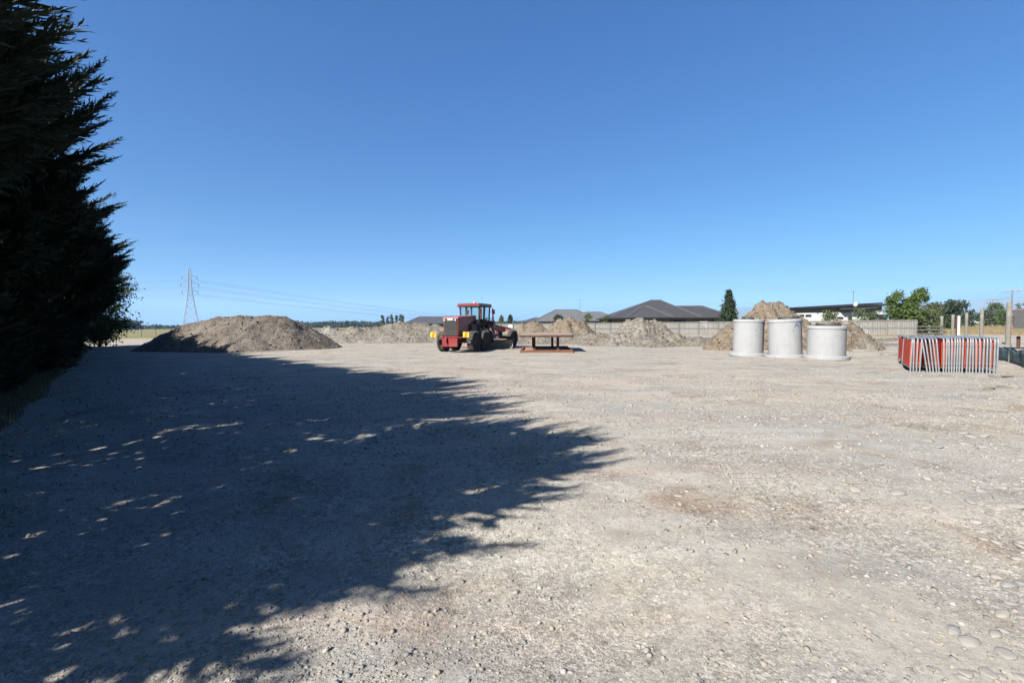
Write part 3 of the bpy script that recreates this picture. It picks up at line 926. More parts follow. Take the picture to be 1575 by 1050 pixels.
for sx in (-1.22, 1.02):
    hz_ = part('hazard_panel', 'yellow', lambda m: m.box((sx + .1, -2.0, 1.10), (.40, .02, .34)), .003)
    part('stripe', 'hazard', lambda m: m.prism([(sx + .0, .935), (sx + .13, .935), (sx + .22, 1.265), (sx + .09, 1.265)], -2.016, -2.011, 'XZ'), parent=hz_)
    part('panel_arm', 'black', lambda m: m.bar((sx * .45, -1.95, .93), (sx + .1, -1.985, .98), .04, .04))
# cab: floor box, pillars, glass, roof
CY0, CY1, CW0, CW1, CZ0, CZ1 = .78, 2.45, .62, .70, 1.22, 2.92
part('cab_base', 'red', lambda m: [m.box((0, 1.6, 1.18), (1.3, 1.6, .52)), m.box((0, .84, 1.72), (1.26, .06, .62))], .02)
def pillar_pts(sx, y): return (sx * CW0, y, CZ0), (sx * CW1, y + (0 if y < 1.5 else .06), CZ1)
for sx in (-1, 1):
    for y in (CY0 + .03, 1.62, CY1):
        a, b = pillar_pts(sx, y)
        part('cab_pillar', 'black', lambda m: m.bar(a, b, .085, .085))
for nm, c_, d_ in (('rear_sill', (0, CY0 + .03, 1.98), (1.3, .07, .06)), ('front_sill', (0, CY1, 1.5), (1.25, .06, .10)), ('window_bar', (-.22, CY0 + .03, 2.42), (.06, .06, .82)), ('window_bar', (.16, CY0 + .03, 2.42), (.05, .06, .82))):
    part(nm, 'black', lambda m: m.box(c_, d_))
for nm, fn in (('rear_window', lambda m: m.box((0, CY0 + .02, 2.42), (1.26, .012, .84))), ('windscreen', lambda m: m.box((0, CY1 + .03, 2.2), (1.28, .012, 1.3)))):
    part(nm, 'cab_glass', fn)
for sx in (-1, 1):
    part('side_window', 'cab_glass', lambda m: m.box((sx * .665, 1.62, 2.1), (.012, 1.6, 1.5), (0, sx * .047, 0)))
dr = part('cab_door', 'black', lambda m: [m.bar((.635, .92, 1.0), (.72, .92, 2.85), .05, .06), m.bar((.635, 1.5, 1.0), (.72, 1.5, 2.85), .05, .06), m.box((.64, 1.21, 1.15), (.05, .56, .5))])
part('handle', 'steel', lambda m: m.cyl((.70, .98, 1.5), (.71, .98, 1.75), .015, n=6), parent=dr)
rf = part('cab_roof', 'red', lambda m: m.prism([(CY0 - .22, 2.93), (CY0 - .22, 3.06), (CY0 - .14, 3.10), (CY1 + .14, 3.10), (CY1 + .2, 3.04), (CY1 + .2, 2.93)], -.80, .80), .03)
part('roof_edge', 'black', lambda m: m.prism([(CY0 - .20, 2.88), (CY0 - .20, 2.94), (CY1 + .18, 2.94), (CY1 + .18, 2.88)], -.83, .83), .01, parent=rf)
part('beacon', 'amber', lambda m: m.lathe([(.0, .13), (.06, .12), (.10, .05), (.10, 0)], 12, (.28, CY0 + .2, 3.10)), smooth=True)
part('aerial', 'black', lambda m: m.cyl((.6, 1.5, 3.1), (.6, 1.5, 3.75), .006, n=5))
for sx in (-1, 1):
    part('mirror', 'black', lambda m: [m.tube([(sx * .72, 2.4, 2.55), (sx * .98, 2.48, 2.62), (sx * 1.0, 2.48, 2.75)], .014, 6), m.box((sx * 1.0, 2.49, 2.58), (.20, .05, .32))], .015)
part('seat', 'black', lambda m: [m.box((0, 1.45, 1.62), (.5, .5, .14)), m.box((0, 1.22, 1.98), (.48, .14, .66))], .04)
part('steering_column', 'black', lambda m: [m.tube([(0, 2.2, 1.4), (0, 1.98, 2.0)], .04, 6), m.lathe([(.2, -.015), (.215, 0), (.2, .015), (.185, 0), (.2, -.015)], 20, (0, 1.96, 2.04))])
part('fuel_tank', 'black', lambda m: m.box((-.56, .30, 1.42), (.16, .8, .62)), .03)
part('battery_box', 'black', lambda m: m.box((.56, .15, 1.45), (.18, .8, .55)), .03)
part('air_cleaner', 'grille', lambda m: m.cyl((.58, .35, 1.80), (.58, .72, 1.80), .15, n=14), .01)
part('step', 'steel', lambda m: [m.box((.80, 1.75, z), (.22, .34, .03)) for z in (.62, .95, 1.25)] + [m.bar((.72, 1.92, .6), (.70, 1.92, 1.4), .03, .03)])
# front frame
def boom(m):
    prof = [(2.3, 1.30), (2.3, 1.72), (3.1, 2.02), (4.0, 2.0), (5.2, 1.62), (6.3, 1.45), (6.75, 1.40), (6.75, 1.12), (6.2, 1.12), (5.0, 1.30), (4.0, 1.62), (3.1, 1.62)]
    m.prism(prof, -.16, .16)
part('front_frame', 'red', boom, .025)
part('nose_plate', 'red_pink', lambda m: [m.box((0, 6.72, 1.30), (1.3, .10, .20)), m.box((-.6, 6.72, 1.05), (.10, .12, .55)), m.box((.6, 6.72, 1.05), (.10, .12, .55)), m.bar((.14, 4.9, 1.62), (.62, 6.7, 1.36), .06, .12), m.bar((-.14, 4.9, 1.62), (-.62, 6.7, 1.36), .06, .12)], .015)
part('nose_box', 'white', lambda m: m.box((.62, 6.78, 1.56), (.36, .22, .24)), .012)
part('front_axle', 'maroon', lambda m: [m.box((0, 6.0, .72), (1.75, .20, .22)), m.box((0, 6.0, .98), (.34, .30, .42)), m.bar((-.85, 6.16, .82), (.85, 6.16, .82), .05, .05)], .02)
for sx in (-1, 1):
    part('lift_cylinder', 'red_pink', lambda m: [m.cyl((sx * .50, 3.62, 1.55), (sx * .44, 3.60, 2.86), .062, n=12), m.box((sx * .47, 3.60, 1.85), (.22, .18, .16))], .008)
    part('lift_rod', 'hyd', lambda m: m.cyl((sx * .62, 3.66, .85), (sx * .50, 3.62, 1.56), .032, n=10))
part('saddle', 'red', lambda m: [m.box((0, 3.6, 1.78), (1.05, .26, .30)), m.bar((.3, 3.5, 1.7), (.75, 3.2, 1.1), .12, .16), m.bar((-.3, 3.5, 1.7), (-.75, 3.2, 1.1), .12, .16)], .02)
part('drawbar', 'maroon', lambda m: [m.bar((-.62, 3.3, .88), (0, 5.95, .95), .12, .14), m.bar((.62, 3.3, .88), (0, 5.95, .95), .12, .14), m.box((0, 3.35, .90), (1.35, .5, .12))], .015)
part('turn_circle', 'black', lambda m: m.lathe([(.55, -.06), (.72, -.06), (.72, .06), (.55, .06), (.55, -.06)], 32, (0, 3.4, .78)))
def mold(m):
    pts = []
    for k in range(9):
        a = -1.15 + 2.0 * k / 8
        pts.append((.36 * math.cos(a) - .36, .34 + .36 * math.sin(a)))
    prof = [(y, z) for y, z in pts] + [(y - .035, z) for y, z in reversed(pts)]
    m.prism(prof, -1.85, 1.85)
bl = part('moldboard', 'rust_dust', mold, smooth=True)
bl.location = (.12, 3.35, .02); bl.rotation_euler = (0, 0, R_(12))
part('cutting_edge', 'steel', lambda m: m.box((0, -.20, .06), (3.7, .025, .15)), parent=bl)
for sx in (-1, 1): part('blade_bracket', 'maroon', lambda m: m.bar((sx * .55, 3.4, .72), (sx * .55, 3.15, .42), .10, .12), .01)
part('hydraulic_hose', 'black', lambda m: [m.tube([(sx * .2, 2.4, 1.75), (sx * .3, 2.9, 2.2), (sx * .42, 3.4, 2.1), (sx * .46, 3.6, 1.7)], .022, 6) for sx in (-1, 1)] + [m.tube([(.1, 2.35, 1.9), (.12, 2.8, 2.15), (.2, 3.3, 2.08)], .02, 6)], smooth=True)
part('valve_bank', 'black', lambda m: [m.box((0, 2.62, 1.93), (.5, .3, .3)), m.box((.36, 2.9, 1.55), (.2, .5, .3))], .03)
part('headlamp', 'lamp_white', lambda m: m.lathe([(0, .03), (.07, .02), (.08, -.05), (.03, -.08)], 12, (.3, 2.75, 2.0), 'Y'), smooth=True)

# ------------------------------------------------------------------ digger bucket by the spoil bank
p = G(651, 526)
bk = empty('digger_bucket', (p.x, p.y, 0), R_(25))
tag(bk, 'dark maroon digger bucket tipped on the ground at the spoil bank foot', 'bucket')
def shell(m):
    outer = [(-.62, .05), (-.55, .50), (-.30, .88), (.05, .98), (.40, .85), (.58, .50)]
    inner = [(x * .92, .03 + z * .94) for x, z in outer]
    m.prism(outer + inner[::-1], -.55, .55, 'XZ')
sh = part('shell', 'maroon', shell, 0, parent=bk)
for y0 in (-.57, .54): part('side_plate', 'maroon', lambda m: m.prism([(-.62, .05), (-.55, .50), (-.30, .88), (.05, .98), (.40, .85), (.58, .50), (.2, .12)], y0, y0 + .03, 'XZ'), parent=bk)
part('cutting_lip', 'steel', lambda m: m.box((-.72, 0, .07), (.30, 1.16, .05), (0, -.35, 0)), .008, parent=bk)
for k in range(4):
    part('tooth', 'steel', lambda m: m.prism([(-.84, .02), (-.98, .0), (-.84, .09)], -.5 + .3 * k, -.38 + .3 * k, 'XZ'), parent=bk)
for y0 in (-.2, .15): part('ear', 'maroon', lambda m: m.prism([(.0, .95), (.28, .86), (.22, 1.18), (.08, 1.20)], y0, y0 + .05, 'XZ'), parent=bk)

# ------------------------------------------------------------------ trench shield lying on its side
a, b = G(800, 543.6), G(881, 542.8)
mid = (a + b) / 2
ts = empty('trench_shield', (mid.x, mid.y, gzp(mid) - .01), R_(-3))
tag(ts, 'rusty steel trench shield lying flat with four square spreader struts', 'trench shield')
TW, TD, TH = (b - a).length, 5.2, 1.08
def panel(m, z):
    m.box((0, TD / 2, z + .055), (TW, TD, .07))
lo = part('wall_panel', 'rust_dust', lambda m: panel(m, -.02), .006, parent=ts)
part('edge_beam', 'rust_orange', lambda m: [m.box((0, .06, .095), (TW + .02, .14, .15)), m.box((0, TD - .06, .095), (TW + .02, .14, .15)), m.box((-TW / 2 + .06, TD / 2, .09), (.13, TD - .3, .16)), m.box((TW / 2 - .06, TD / 2, .09), (.13, TD - .3, .16))], .012, parent=lo)
up_ = part('wall_panel', 'rust_dust', lambda m: panel(m, TH - .07), .006, parent=ts)
part('edge_beam', 'rust', lambda m: [m.box((0, .05, TH - .105), (TW + .02, .11, .12)), m.box((0, TD - .05, TH - .105), (TW + .02, .11, .12)), m.box((-TW / 2 + .05, TD / 2, TH - .105), (.10, TD - .24, .12)), m.box((TW / 2 - .05, TD / 2, TH - .105), (.10, TD - .24, .12))], .010, parent=up_)
part('end_lug', 'rust', lambda m: m.box((TW / 2 - .03, -.03, TH - .13), (.07, .10, .22)), .01, parent=up_)
part('stiffener', 'rust', lambda m: [m.box((0, y, TH - .12), (TW - .2, .09, .08)) for y in (1.3, 2.6, 3.9)], parent=up_)
for x, y in ((-.71, .75), (.69, .75), (-.81, 4.4), (.48, 4.4)):
        st = part('strut', 'rust', lambda m: m.box((x, y, TH / 2), (.15, .15, TH - .20)), .012, parent=ts)
        for z in (.13, TH - .17): part('strut_collar', 'rust_orange', lambda m: m.box((x, y, z), (.24, .24, .05)), .006, parent=st)

# ------------------------------------------------------------------ concrete manholes
def manhole(px, py, rb, rf_, ht, lean, lid, label, logo=False):
    c = G(px, py)
    dirn = Vector((c.x, c.y, 0)).normalized()
    c = c + dirn * rf_
    t = empty('concrete_manhole', (c.x, c.y, gzp(c) - .02), R_(-28))
    t.rotation_euler = (R_(lean[0]), R_(lean[1]), R_(-28))
    tag(t, label, 'manhole', 'concrete manholes standing in a row')
    m = MB()
    m.lathe([(0, 0), (rf_ - .02, 0), (rf_, .02), (rf_, .15), (rf_ - .025, .175), (rb, .18)], 48)
    m.build('base_flange', M['concrete'], t, smooth=True)
    m = MB()
    prof = [(rb, .17)]
    k = 0
    z = .20
    while z < ht - .16:
        prof += [(rb + .002 * ((k % 3) - 1), z)]; z += .11; k += 1
    prof += [(rb, ht - .15), (rb - .012, ht - .145), (rb - .012, ht - .135), (rb + .022, ht - .13), (rb + .025, ht - .02), (rb + .01, ht), (rb - .06, ht), (0, ht + .002)]
    m.lathe(prof, 48)
    m.build('barrel', M['concrete'], t, smooth=True)
    ox, oy, lr = lid
    m = MB(); m.lathe([(lr, ht - .01), (lr + .02, ht + .02), (lr, ht + .10), (lr - .05, ht + .105), (lr - .07, ht + .07), (0, ht + .07)], 32, (ox, oy, 0))
    lo_ = m.build('iron_cover', M['iron'], t, smooth=True)
    m = MB()
    for a in range(3): m.bar((ox - lr * .7, oy - .25 + .25 * a, ht + .078), (ox + lr * .7, oy - .25 + .25 * a, ht + .078), .04, .02)
    m.build('cover_rib', M['iron'], lo_)
    # lifting anchors and cast marks
    m = MB()
    toward = math.atan2(-c.y, -c.x) - R_(-28)
    for da, z in ((.5, ht * .72),):
        a = toward + da
        m.lathe([(0, .012), (.028, .01), (.034, 0)], 10, (0, 0, 0))
        for i in range(len(m.v) - 30, len(m.v)):
            v = Vector(m.v[i]); q = Matrix.Rotation(a, 3, 'Z') @ Vector((rb + v.z, v.x, v.y + z)); m.v[i] = tuple(q)
    m.build('lifting_anchor', M['concrete_old'], t)
    if logo:
        a = toward + .78
        for j, poly in enumerate(([(-.13, -.10), (.13, -.10), (.13, -.06), (-.13, -.06)], [(-.12, -.03), (-.02, .10), (.03, .10), (-.05, -.03)], [(.0, -.03), (.055, .06), (.12, -.03)])):
            m = MB(); n = len(poly)
            for r in (rb + .002, rb + .006):
                for u, z in poly:
                    m.v.append(tuple(Matrix.Rotation(a + u / rb, 3, 'Z') @ Vector((r, 0, ht - .30 + z))))
            m.f = [tuple(range(n - 1, -1, -1)), tuple(range(n, 2 * n))] + [(k, (k + 1) % n, n + (k + 1) % n, n + k) for k in range(n)]
            m.build('stencil_mark', M['blue'], t)
    return t
manhole(1150, 549, .70, .885, 1.84, (0, 1.2), (-.05, .30, .27), 'tall concrete manhole with small iron cover, next to a leaning one')
manhole(1208, 551.5, .71, .90, 1.86, (1.2, -2.2), (.18, .10, .45), 'leaning concrete manhole with a blue stencil mark near its rim', True)
manhole(1270, 554.5, .745, .91, 1.50, (.6, .8), (.05, .05, .48), 'short concrete manhole with wide black iron cover')

# ------------------------------------------------------------------ stacked crowd barriers
BL_, BH = 2.42, 1.10
def make_barrier():
    t = empty('crowd_barrier')
    r, rc = .021, .14
    pts = [(0, 0, .02), (0, 0, .5), (0, 0, BH - rc)]
    for k in range(1, 6):
        a = k * math.pi / 10; pts.append((0, rc - rc * math.cos(a), BH - rc + rc * math.sin(a)))
    pts += [(0, BL_ - rc, BH)]
    for k in range(1, 6):
        a = k * math.pi / 10; pts.append((0, BL_ - rc + rc * math.sin(a), BH - rc + rc * math.cos(a)))
    pts += [(0, BL_, .5), (0, BL_, .02)]
    m = MB(); m.tube(pts, r, 8); m.cyl((0, 0, .14), (0, BL_, .14), .015, n=6); m.cyl((0, .11, .14), (0, .11, BH - .01), .016, n=6); m.cyl((0, BL_ - .11, .14), (0, BL_ - .11, BH - .01), .016, n=6)
    m.build('tube_frame', M['galv'], t, smooth=True)
    m = MB(); m.box((0, BL_ / 2 + .12, .60), (.012, BL_ - .42, .86))
    pn = m.build('infill_panel', M['orange_sheet'], t)
    m = MB()
    for k in range(9): m.box((.009, .12 + k * (BL_ - .24) / 8, .60), (.006, .03, .86))
    m.build('panel_rib', M['orange_sheet'], pn)
    for y in (.05, BL_ - .05):
        m = MB(); m.box((0, y, .012), (.075, .16, .024)); m.cyl((0, y, .02), (0, y, .14), .014, n=6)
        m.build('foot', M['galv'], t)
    for z in (.90, .30):
        m = MB(); m.box((.0, .03, z), (.05, .03, .055)); m.build('hook', M['galv'], t)
    return t
b0 = make_barrier()
bl_, br_, bb_ = G(1400, 573), G(1533, 576.5), G(1379.5, 558)
lng = (bb_ - bl_).normalized(); lng.z = 0
stk_ = (br_ - bl_); SW = stk_.length; stk_.normalize()
brz = math.atan2(lng.y, lng.x) - math.pi / 2
ts_ = []                                         # position along the stack, sideways lean
x = 0.0
for k in range(4): ts_.append((x, R_(1.5 + random.gauss(0, 1)), random.gauss(0, .02))); x += .088
x += .13
for k in range(5): ts_.append((x, R_(-9 + k * 1.6 + random.gauss(0, 1)), random.gauss(0, .04))); x += .082
x += .03
for k in range(8): ts_.append((x, R_(random.gauss(0, .6)), random.gauss(0, .02) - .04)); x += .071
x += .05
for k in range(10): ts_.append((x, R_(random.gauss(0, .8)), random.gauss(0, .03))); x += .088
kx = SW / ts_[-1][0]
used = False
for rowi in range(2):
    for k, (x, ln, off) in enumerate(ts_):
        if rowi and k in (0, 6, 13): continue
        o = b0 if not used else copy_tree(b0)
        used = True
        q = bl_ + stk_ * (x * kx) + lng * (off + rowi * (BL_ + .10))
        o.location = (q.x, q.y, gzp(q) + .004)
        o.rotation_euler = (0, ln if rowi == 0 else R_(random.gauss(0, 1)), brz + random.gauss(0, .008))
        if rowi == 0 and 4 <= k < 9: lab, grp = 'orange panelled crowd barrier leaning sideways in the stack front', 'leaning barriers in the stack'
        elif rowi == 0: lab, grp = 'upright orange panelled crowd barrier in the front rank of the stack', 'upright barriers in the front rank'
        else: lab, grp = 'orange panelled crowd barrier in the rear rank of the stack', 'barriers in the rear rank'
        tag(o, lab, 'barrier', grp)

# flat slabs and planks lying about
def slab(name, px, py, dims, rz, label, mat_='concrete_old', tilt=0):
    p = G(px, py)
    m = MB(); m.box((0, 0, dims[2] / 2), dims)
    o = m.build(name, M[mat_], bevel=.02)
    for v in o.data.vertices:
        v.co += Vector((random.gauss(0, .012), random.gauss(0, .012), random.gauss(0, .006)))
    o.location = (p.x, p.y, gzp(p) - .02); o.rotation_euler = (tilt, R_(2), rz)
    return tag(o, label, 'slab')
slab('broken_slab', 1325, 540, (1.1, .55, .16), -.3, 'broken concrete slab lying beside the short manhole')
slab('broken_slab', 1370, 545, (.75, .4, .14), -.2, 'small broken concrete slab beside the barrier stack', tilt=.05)
slab('broken_slab', 1540, 579, (.55, .35, .06), .2, 'thin pale slab by the last barrier of the stack')
slab('broken_slab', 1522, 601, (.26, .16, .07), .5, 'small dark lump of broken concrete on the open gravel', 'timber')
slab('broken_slab', 1539, 596, (.36, .22, .07), -.2, 'flat pale piece of rubble beside the dark lump', tilt=.04)

# ------------------------------------------------------------------ silt fence
sp = [G(1500, 545), G(1530, 551), G(1553, 558), G(1578, 566), G(1640, 586)]
sf = empty('silt_fence', sp[2])
tag(sf, 'blue green silt cloth fence sagging between stakes beside the barriers', 'silt fence')
nn = 90; V = []; HH = 5
Lc = [0]
for a, b in zip(sp, sp[1:]): Lc.append(Lc[-1] + (b - a).length)
for j in range(nn):
    s = Lc[-1] * j / (nn - 1)
    k = max(i for i in range(len(sp) - 1) if Lc[i] <= s + 1e-9)
    p = sp[k].lerp(sp[k + 1], (s - Lc[k]) / (Lc[k + 1] - Lc[k]))
    u = (s - Lc[k]) / (Lc[k + 1] - Lc[k])
    top = .66 - .10 * math.sin(math.pi * u) + .03 * math.sin(s * 4.1)
    for q in range(HH):
        z = top * q / (HH - 1)
        wv = .05 * math.sin(s * 3.3 + q * .8) * (q / HH) + .02 * math.sin(s * 9)
        V.append((p.x + wv, p.y + wv * .6, z - .02))
V = np.array(V) - np.array(sp[2])
cl = np_mesh('cloth', V, grid_faces(HH, nn), M['cloth_blue'], sf, smooth=True)
sm = cl.modifiers.new('thickness', 'SOLIDIFY'); sm.thickness = .006
m = MB(); m.tube([Vector(V[j * HH + HH - 1]) + Vector((0, 0, .01)) for j in range(0, nn, 3)], .014, 6)
m.build('top_hem', M['black'], sf, smooth=True)
for k, p in enumerate(sp):
    m = MB(); q = p - sp[2]; m.box((q.x + .05, q.y + .05, .36), (.05, .05, .78), (.03, .02, .4))
    m.build('stake', M['timber'], sf)

# ------------------------------------------------------------------ posts beyond the barriers
def post(name, px, ytop, ybase, wpx, label, mat_='timber', shape='round', group=None, lean=(0, 0), cat='post'):
    p = G(px, ybase); dist = p.y
    top = D(px, ytop, dist)
    r = wpx * .88 / 2 / F_PX * dist
    m = MB()
    h = top.z
    if shape == 'round':
        m.lathe([(0, h), (r * .75, h - .005), (r * .93, h - r * .25), (r * .97, h * .6), (r, .0), (r, -.2)], 14)
    else:
        m.box((0, 0, h / 2 - .1), (2 * r, 2 * r, h + .2))
    o = m.build(name, M[mat_], smooth=shape == 'round', bevel=0 if shape == 'round' else .012)
    o.location = (p.x, p.y, 0); o.rotation_euler = (R_(lean[0]), R_(lean[1]), .4)
    return tag(o, label, cat, group)
post('timber_post', 1550, 464, 530, 7.4, 'thick tall timber post standing just behind the silt cloth', lean=(0, 1.2))
post('timber_post', 1509, 475.5, 519, 5.4, 'tall round timber post behind the right end of the barriers', lean=(0, .8))
post('timber_post', 1486, 480.5, 517, 4.6, 'round timber post beside the white pipe post')
post('timber_post', 1465, 483.5, 517, 4.6, 'round timber post standing close to a thin brown batten')
post('timber_post', 1448, 486, 516, 4.4, 'round timber post at the end of the old rail fence')
post('timber_batten', 1471, 485, 517, 2.4, 'thin brown batten standing close against a round post', 'rust', 'square')
post('white_post', 1474.5, 485.5, 518, 3.0, 'bright white square post rising behind the barriers', 'white', 'square')
post('timber_stake', 1566, 517, 536, 4.0, 'short brown square stake near the sign', 'rust', 'square')

# red rimmed sign seen from behind
pB = G(1569, 537)
sg = empty('site_sign', (pB.x, pB.y, 0), R_(-38))
tag(sg, 'grey-backed sign board with red edging on a post beside the road verge', 'sign')
ztop, zbot = D(1569, 476.5, pB.y).z, D(1569, 505, pB.y).z
hgt = ztop - zbot
part('board', 'grille', lambda m: m.box((.25, 0, (ztop + zbot) / 2), (1.05, .02, hgt)), .004, parent=sg)
part('edging', 'maroon', lambda m: m.box((-.285, 0, (ztop + zbot) / 2), (.05, .03, hgt + .05)), parent=sg)
part('edging', 'red_pink', lambda m: m.box((.785, 0, (ztop + zbot) / 2), (.05, .03, hgt + .05)), parent=sg)
part('edging', 'red_pink', lambda m: m.box((.25, 0, ztop + .02), (1.02, .03, .04)), parent=sg)
part('pole', 'timber', lambda m: m.box((.25, .06, ztop / 2), (.09, .09, ztop)), parent=sg)

# ------------------------------------------------------------------ paling fence
fA, fB = G(1000, 515), G(1370, 517)
fd = (fA - fB); fd.z = 0; fd.normalize()
corner = fB - fd * ((G(1411, 517.2) - fB).length * .96)
BAY = 2.65; NB = 27
fence = empty('paling_fence', corner, math.atan2(fd.y, fd.x))
tag(fence, 'long grey timber paling fence along the back of the yard', 'fence')
FH = 1.93
def bay_mesh(seed):
    rr = random.Random(seed); m = MB(); nP = 17; pw = BAY / nP
    for k in range(nP):
        hh = FH + rr.uniform(-.02, .015)
        m.box(((k + .5) * pw, rr.uniform(-.008, .008), hh / 2 - .02), (pw - .026, .02, hh))
    return m
bays = []
for k in range(3):
    o = bay_mesh(k).build('paling_panel', M['paling']); bays.append(o.data); bpy.data.objects.remove(o)
m = MB(); m.box((0, 0, 0), (BAY - .12, .05, .10)); o = m.build('rail', M['rail_t']); rail_me = o.data; bpy.data.objects.remove(o)
m = MB(); m.box((0, 0, FH / 2), (.11, .11, FH - .02)); o = m.build('post', M['rail_t']); post_me = o.data; bpy.data.objects.remove(o)
# local y>0 is the side toward the camera when the fence runs to the left
SIDE = 1 if (Matrix.Rotation(math.atan2(fd.y, fd.x), 3, 'Z') @ Vector((0, 1, 0))).y < 0 else -1
for k in range(NB):
    o = link_mesh('paling_panel', random.choice(bays), fence); o.location = (k * BAY, 0, 0); o['kind'] = 'stuff'
    for z in (.98, FH - .12):
        r_ = link_mesh('rail', rail_me, fence); r_.location = ((k + .5) * BAY, SIDE * .038, z)
for k in range(NB + 1):
    p_ = link_mesh('post', post_me, fence); p_.location = (k * BAY, SIDE * .08, 0); p_.rotation_euler = (0, random.gauss(0, .006), 0)

# ------------------------------------------------------------------ houses
def hip(m, x0, x1, y0, y1, ze, zr, rx0=None, rx1=None, along='x'):
    """closed hipped roof solid over a rectangle; ridge along x or y"""
    if along == 'x':
        ym = (y0 + y1) / 2; hw = (y1 - y0) / 2
        a = x0 + hw if rx0 is None else rx0; b = x1 - hw if rx1 is None else rx1
        r0, r1 = (a, ym, zr), (b, ym, zr)
        vs = [(x0, y0, ze), (x1, y0, ze), (x1, y1, ze), (x0, y1, ze), r0, r1]
        fs = [(0, 1, 5, 4), (1, 2, 5), (2, 3, 4, 5), (3, 0, 4), (3, 2, 1, 0)]
    else:
        xm = (x0 + x1) / 2; hw = (x1 - x0) / 2
        a = y0 + hw if rx0 is None else rx0; b = y1 - hw if rx1 is None else rx1
        vs = [(x0, y0, ze), (x1, y0, ze), (x1, y1, ze), (x0, y1, ze), (xm, a, zr), (xm, b, zr)]
        fs = [(0, 1, 4), (1, 2, 5, 4), (2, 3, 5), (3, 0, 4, 5), (3, 2, 1, 0)]
    m.add(vs, fs)
    return vs

def house(name, label, loc, rz, wings, roofmat, wallmat, ze, openings=(), extras=None):
    t = empty(name, loc, rz); tag(t, label, 'house', 'houses beyond the fence')
    m = MB()
    for (x0, x1, y0, y1, zr, along, *r) in wings:
        m.box(((x0 + x1) / 2, (y0 + y1) / 2, (ze - .02) / 2), (x1 - x0 - 1.1, y1 - y0 - 1.1, ze - .02))
    wl = m.build('wall', M[wallmat], t)
    for j, (x0, x1, y0, y1, zr, along, *r) in enumerate(wings):
        m = MB(); vs = hip(m, x0, x1, y0, y1, ze + .004 * j, zr, *(r[0:2] if r else (None, None)), along=along)
        rf = m.build('roof', M[roofmat], t)
        m = MB()
        q = .09
        for a, b in ((4, 5), (0, 4), (3, 4) if along == 'x' else (1, 4), (1, 5) if along == 'x' else (2, 5), (2, 5) if along == 'x' else (3, 5)):
            m.tube([vs[a], vs[b]], q, 6)
        m.build('ridge_cap', M['ridge'], rf)
        m = MB()
        for a, b in ((0, 1), (1, 2), (2, 3), (3, 0)):
            pa, pb = Vector(vs[a]), Vector(vs[b]); pa.z -= .10; pb.z -= .10
            m.bar(pa, pb, .14, .20)
        m.build('gutter', M['fascia'], rf)
        # standing seams on the front slope
        if along == 'x':
            m = MB(); A, B, Cc, Dd = Vector(vs[0]), Vector(vs[1]), Vector(vs[5]), Vector(vs[4])
            nS = int((B - A).length / .75)
            for k in range(1, nS):
                p0 = A.lerp(B, k / nS)
                u0, u1 = (Dd - A).dot((B - A).normalized()), (Cc - A).dot((B - A).normalized()); u = (p0 - A).length
                f_ = min(1, u / max(u0, .01), ((B - A).length - u) / max((B - A).length - u1, .01))
                up = Vector((0, (Dd - A).y, (Dd - A).z)) * f_
                m.bar(p0 + Vector((0, -.01, .02)), p0 + up + Vector((0, -.01, .02)), .04, .03)
            if nS > 1: m.build('seam', M[roofmat], rf)['kind'] = 'stuff'
    for (x0, x1, y, z0, z1, mt) in openings:
        m = MB(); m.box(((x0 + x1) / 2, y, (z0 + z1) / 2), (x1 - x0, .08, z1 - z0))
        wn = m.build('window' if mt == 'glass' else 'door', M['fascia' if mt == 'glass' else mt], t)
        if mt == 'glass':
            m = MB(); m.box(((x0 + x1) / 2, y - .03, (z0 + z1) / 2), (x1 - x0 - .14, .06, z1 - z0 - .14)); m.build('pane', M['glass'], wn)
    if extras: extras(t)
    return t
def X_(px, dist): return D(px, 500, dist).x
Zd = 82
def ex_dark(t):
    m = MB(); m.cyl((23.6 - 17.5, -.5, 3.3), (23.6 - 17.5, -.5, 3.9), .10, n=8); m.lathe([(.0, 4.15), (.16, 3.98), (.14, 3.88), (0, 3.88)], 10, (23.6 - 17.5, -.5, 0))
    m.build('flue', M['white'], t)
x0 = X_(938, Zd)
house('bungalow', 'low house with charcoal hipped roof and white door behind the fence', (x0, Zd, 0), 0,
      [(0, 16.2, 0, 13.5, 6.15, 'x', 9.2, 11.0), (2.4, 10.2, -3.2, 8.0, 4.95, 'y'), (8.5, 23.5, 2.6, 11.5, 5.0, 'x')],
      'roof_dark', 'brick', 2.78, [(15.0, 18.4, 3.1, .2, 2.15, 'white'), (11.3, 13.5, .5, .9, 2.3, 'glass'), (4, 6.5, -2.7, .9, 2.3, 'glass'), (19.2, 21, 3.1, .9, 2.3, 'glass')], ex_dark)
Zg = 100; x0 = X_(822, Zg)
def ex_grey(t):
    m = MB(); px = X_(893, Zg) - x0
    m.cyl((px, 1, 3.5), (px, 1, 7.0), .03, n=5); m.bar((px - .9, 1, 6.95), (px + .9, 1, 6.95), .03, .03)
    for k in range(5): m.bar((px - .8 + .4 * k, .6, 6.9), (px - .8 + .4 * k, 1.4, 6.9), .015, .015)
    m.build('television_aerial', M['grille'], t)
house('bungalow', 'low house with pale grey hipped roof and television aerial', (x0, Zg, 0), 0,
      [(0, 14.5, 0, 11, 5.0, 'x', 5.0, 9.8), (7.5, 19.6, 1.2, 10, 4.45, 'x')], 'roof_grey', 'brick', 2.42,
      [(3, 5, .5, .9, 2.1, 'glass'), (8, 11, .5, .9, 2.1, 'glass'), (14, 17, 1.7, .9, 2.1, 'glass')], ex_grey)
Zs = 118; x0 = X_(799, Zs)
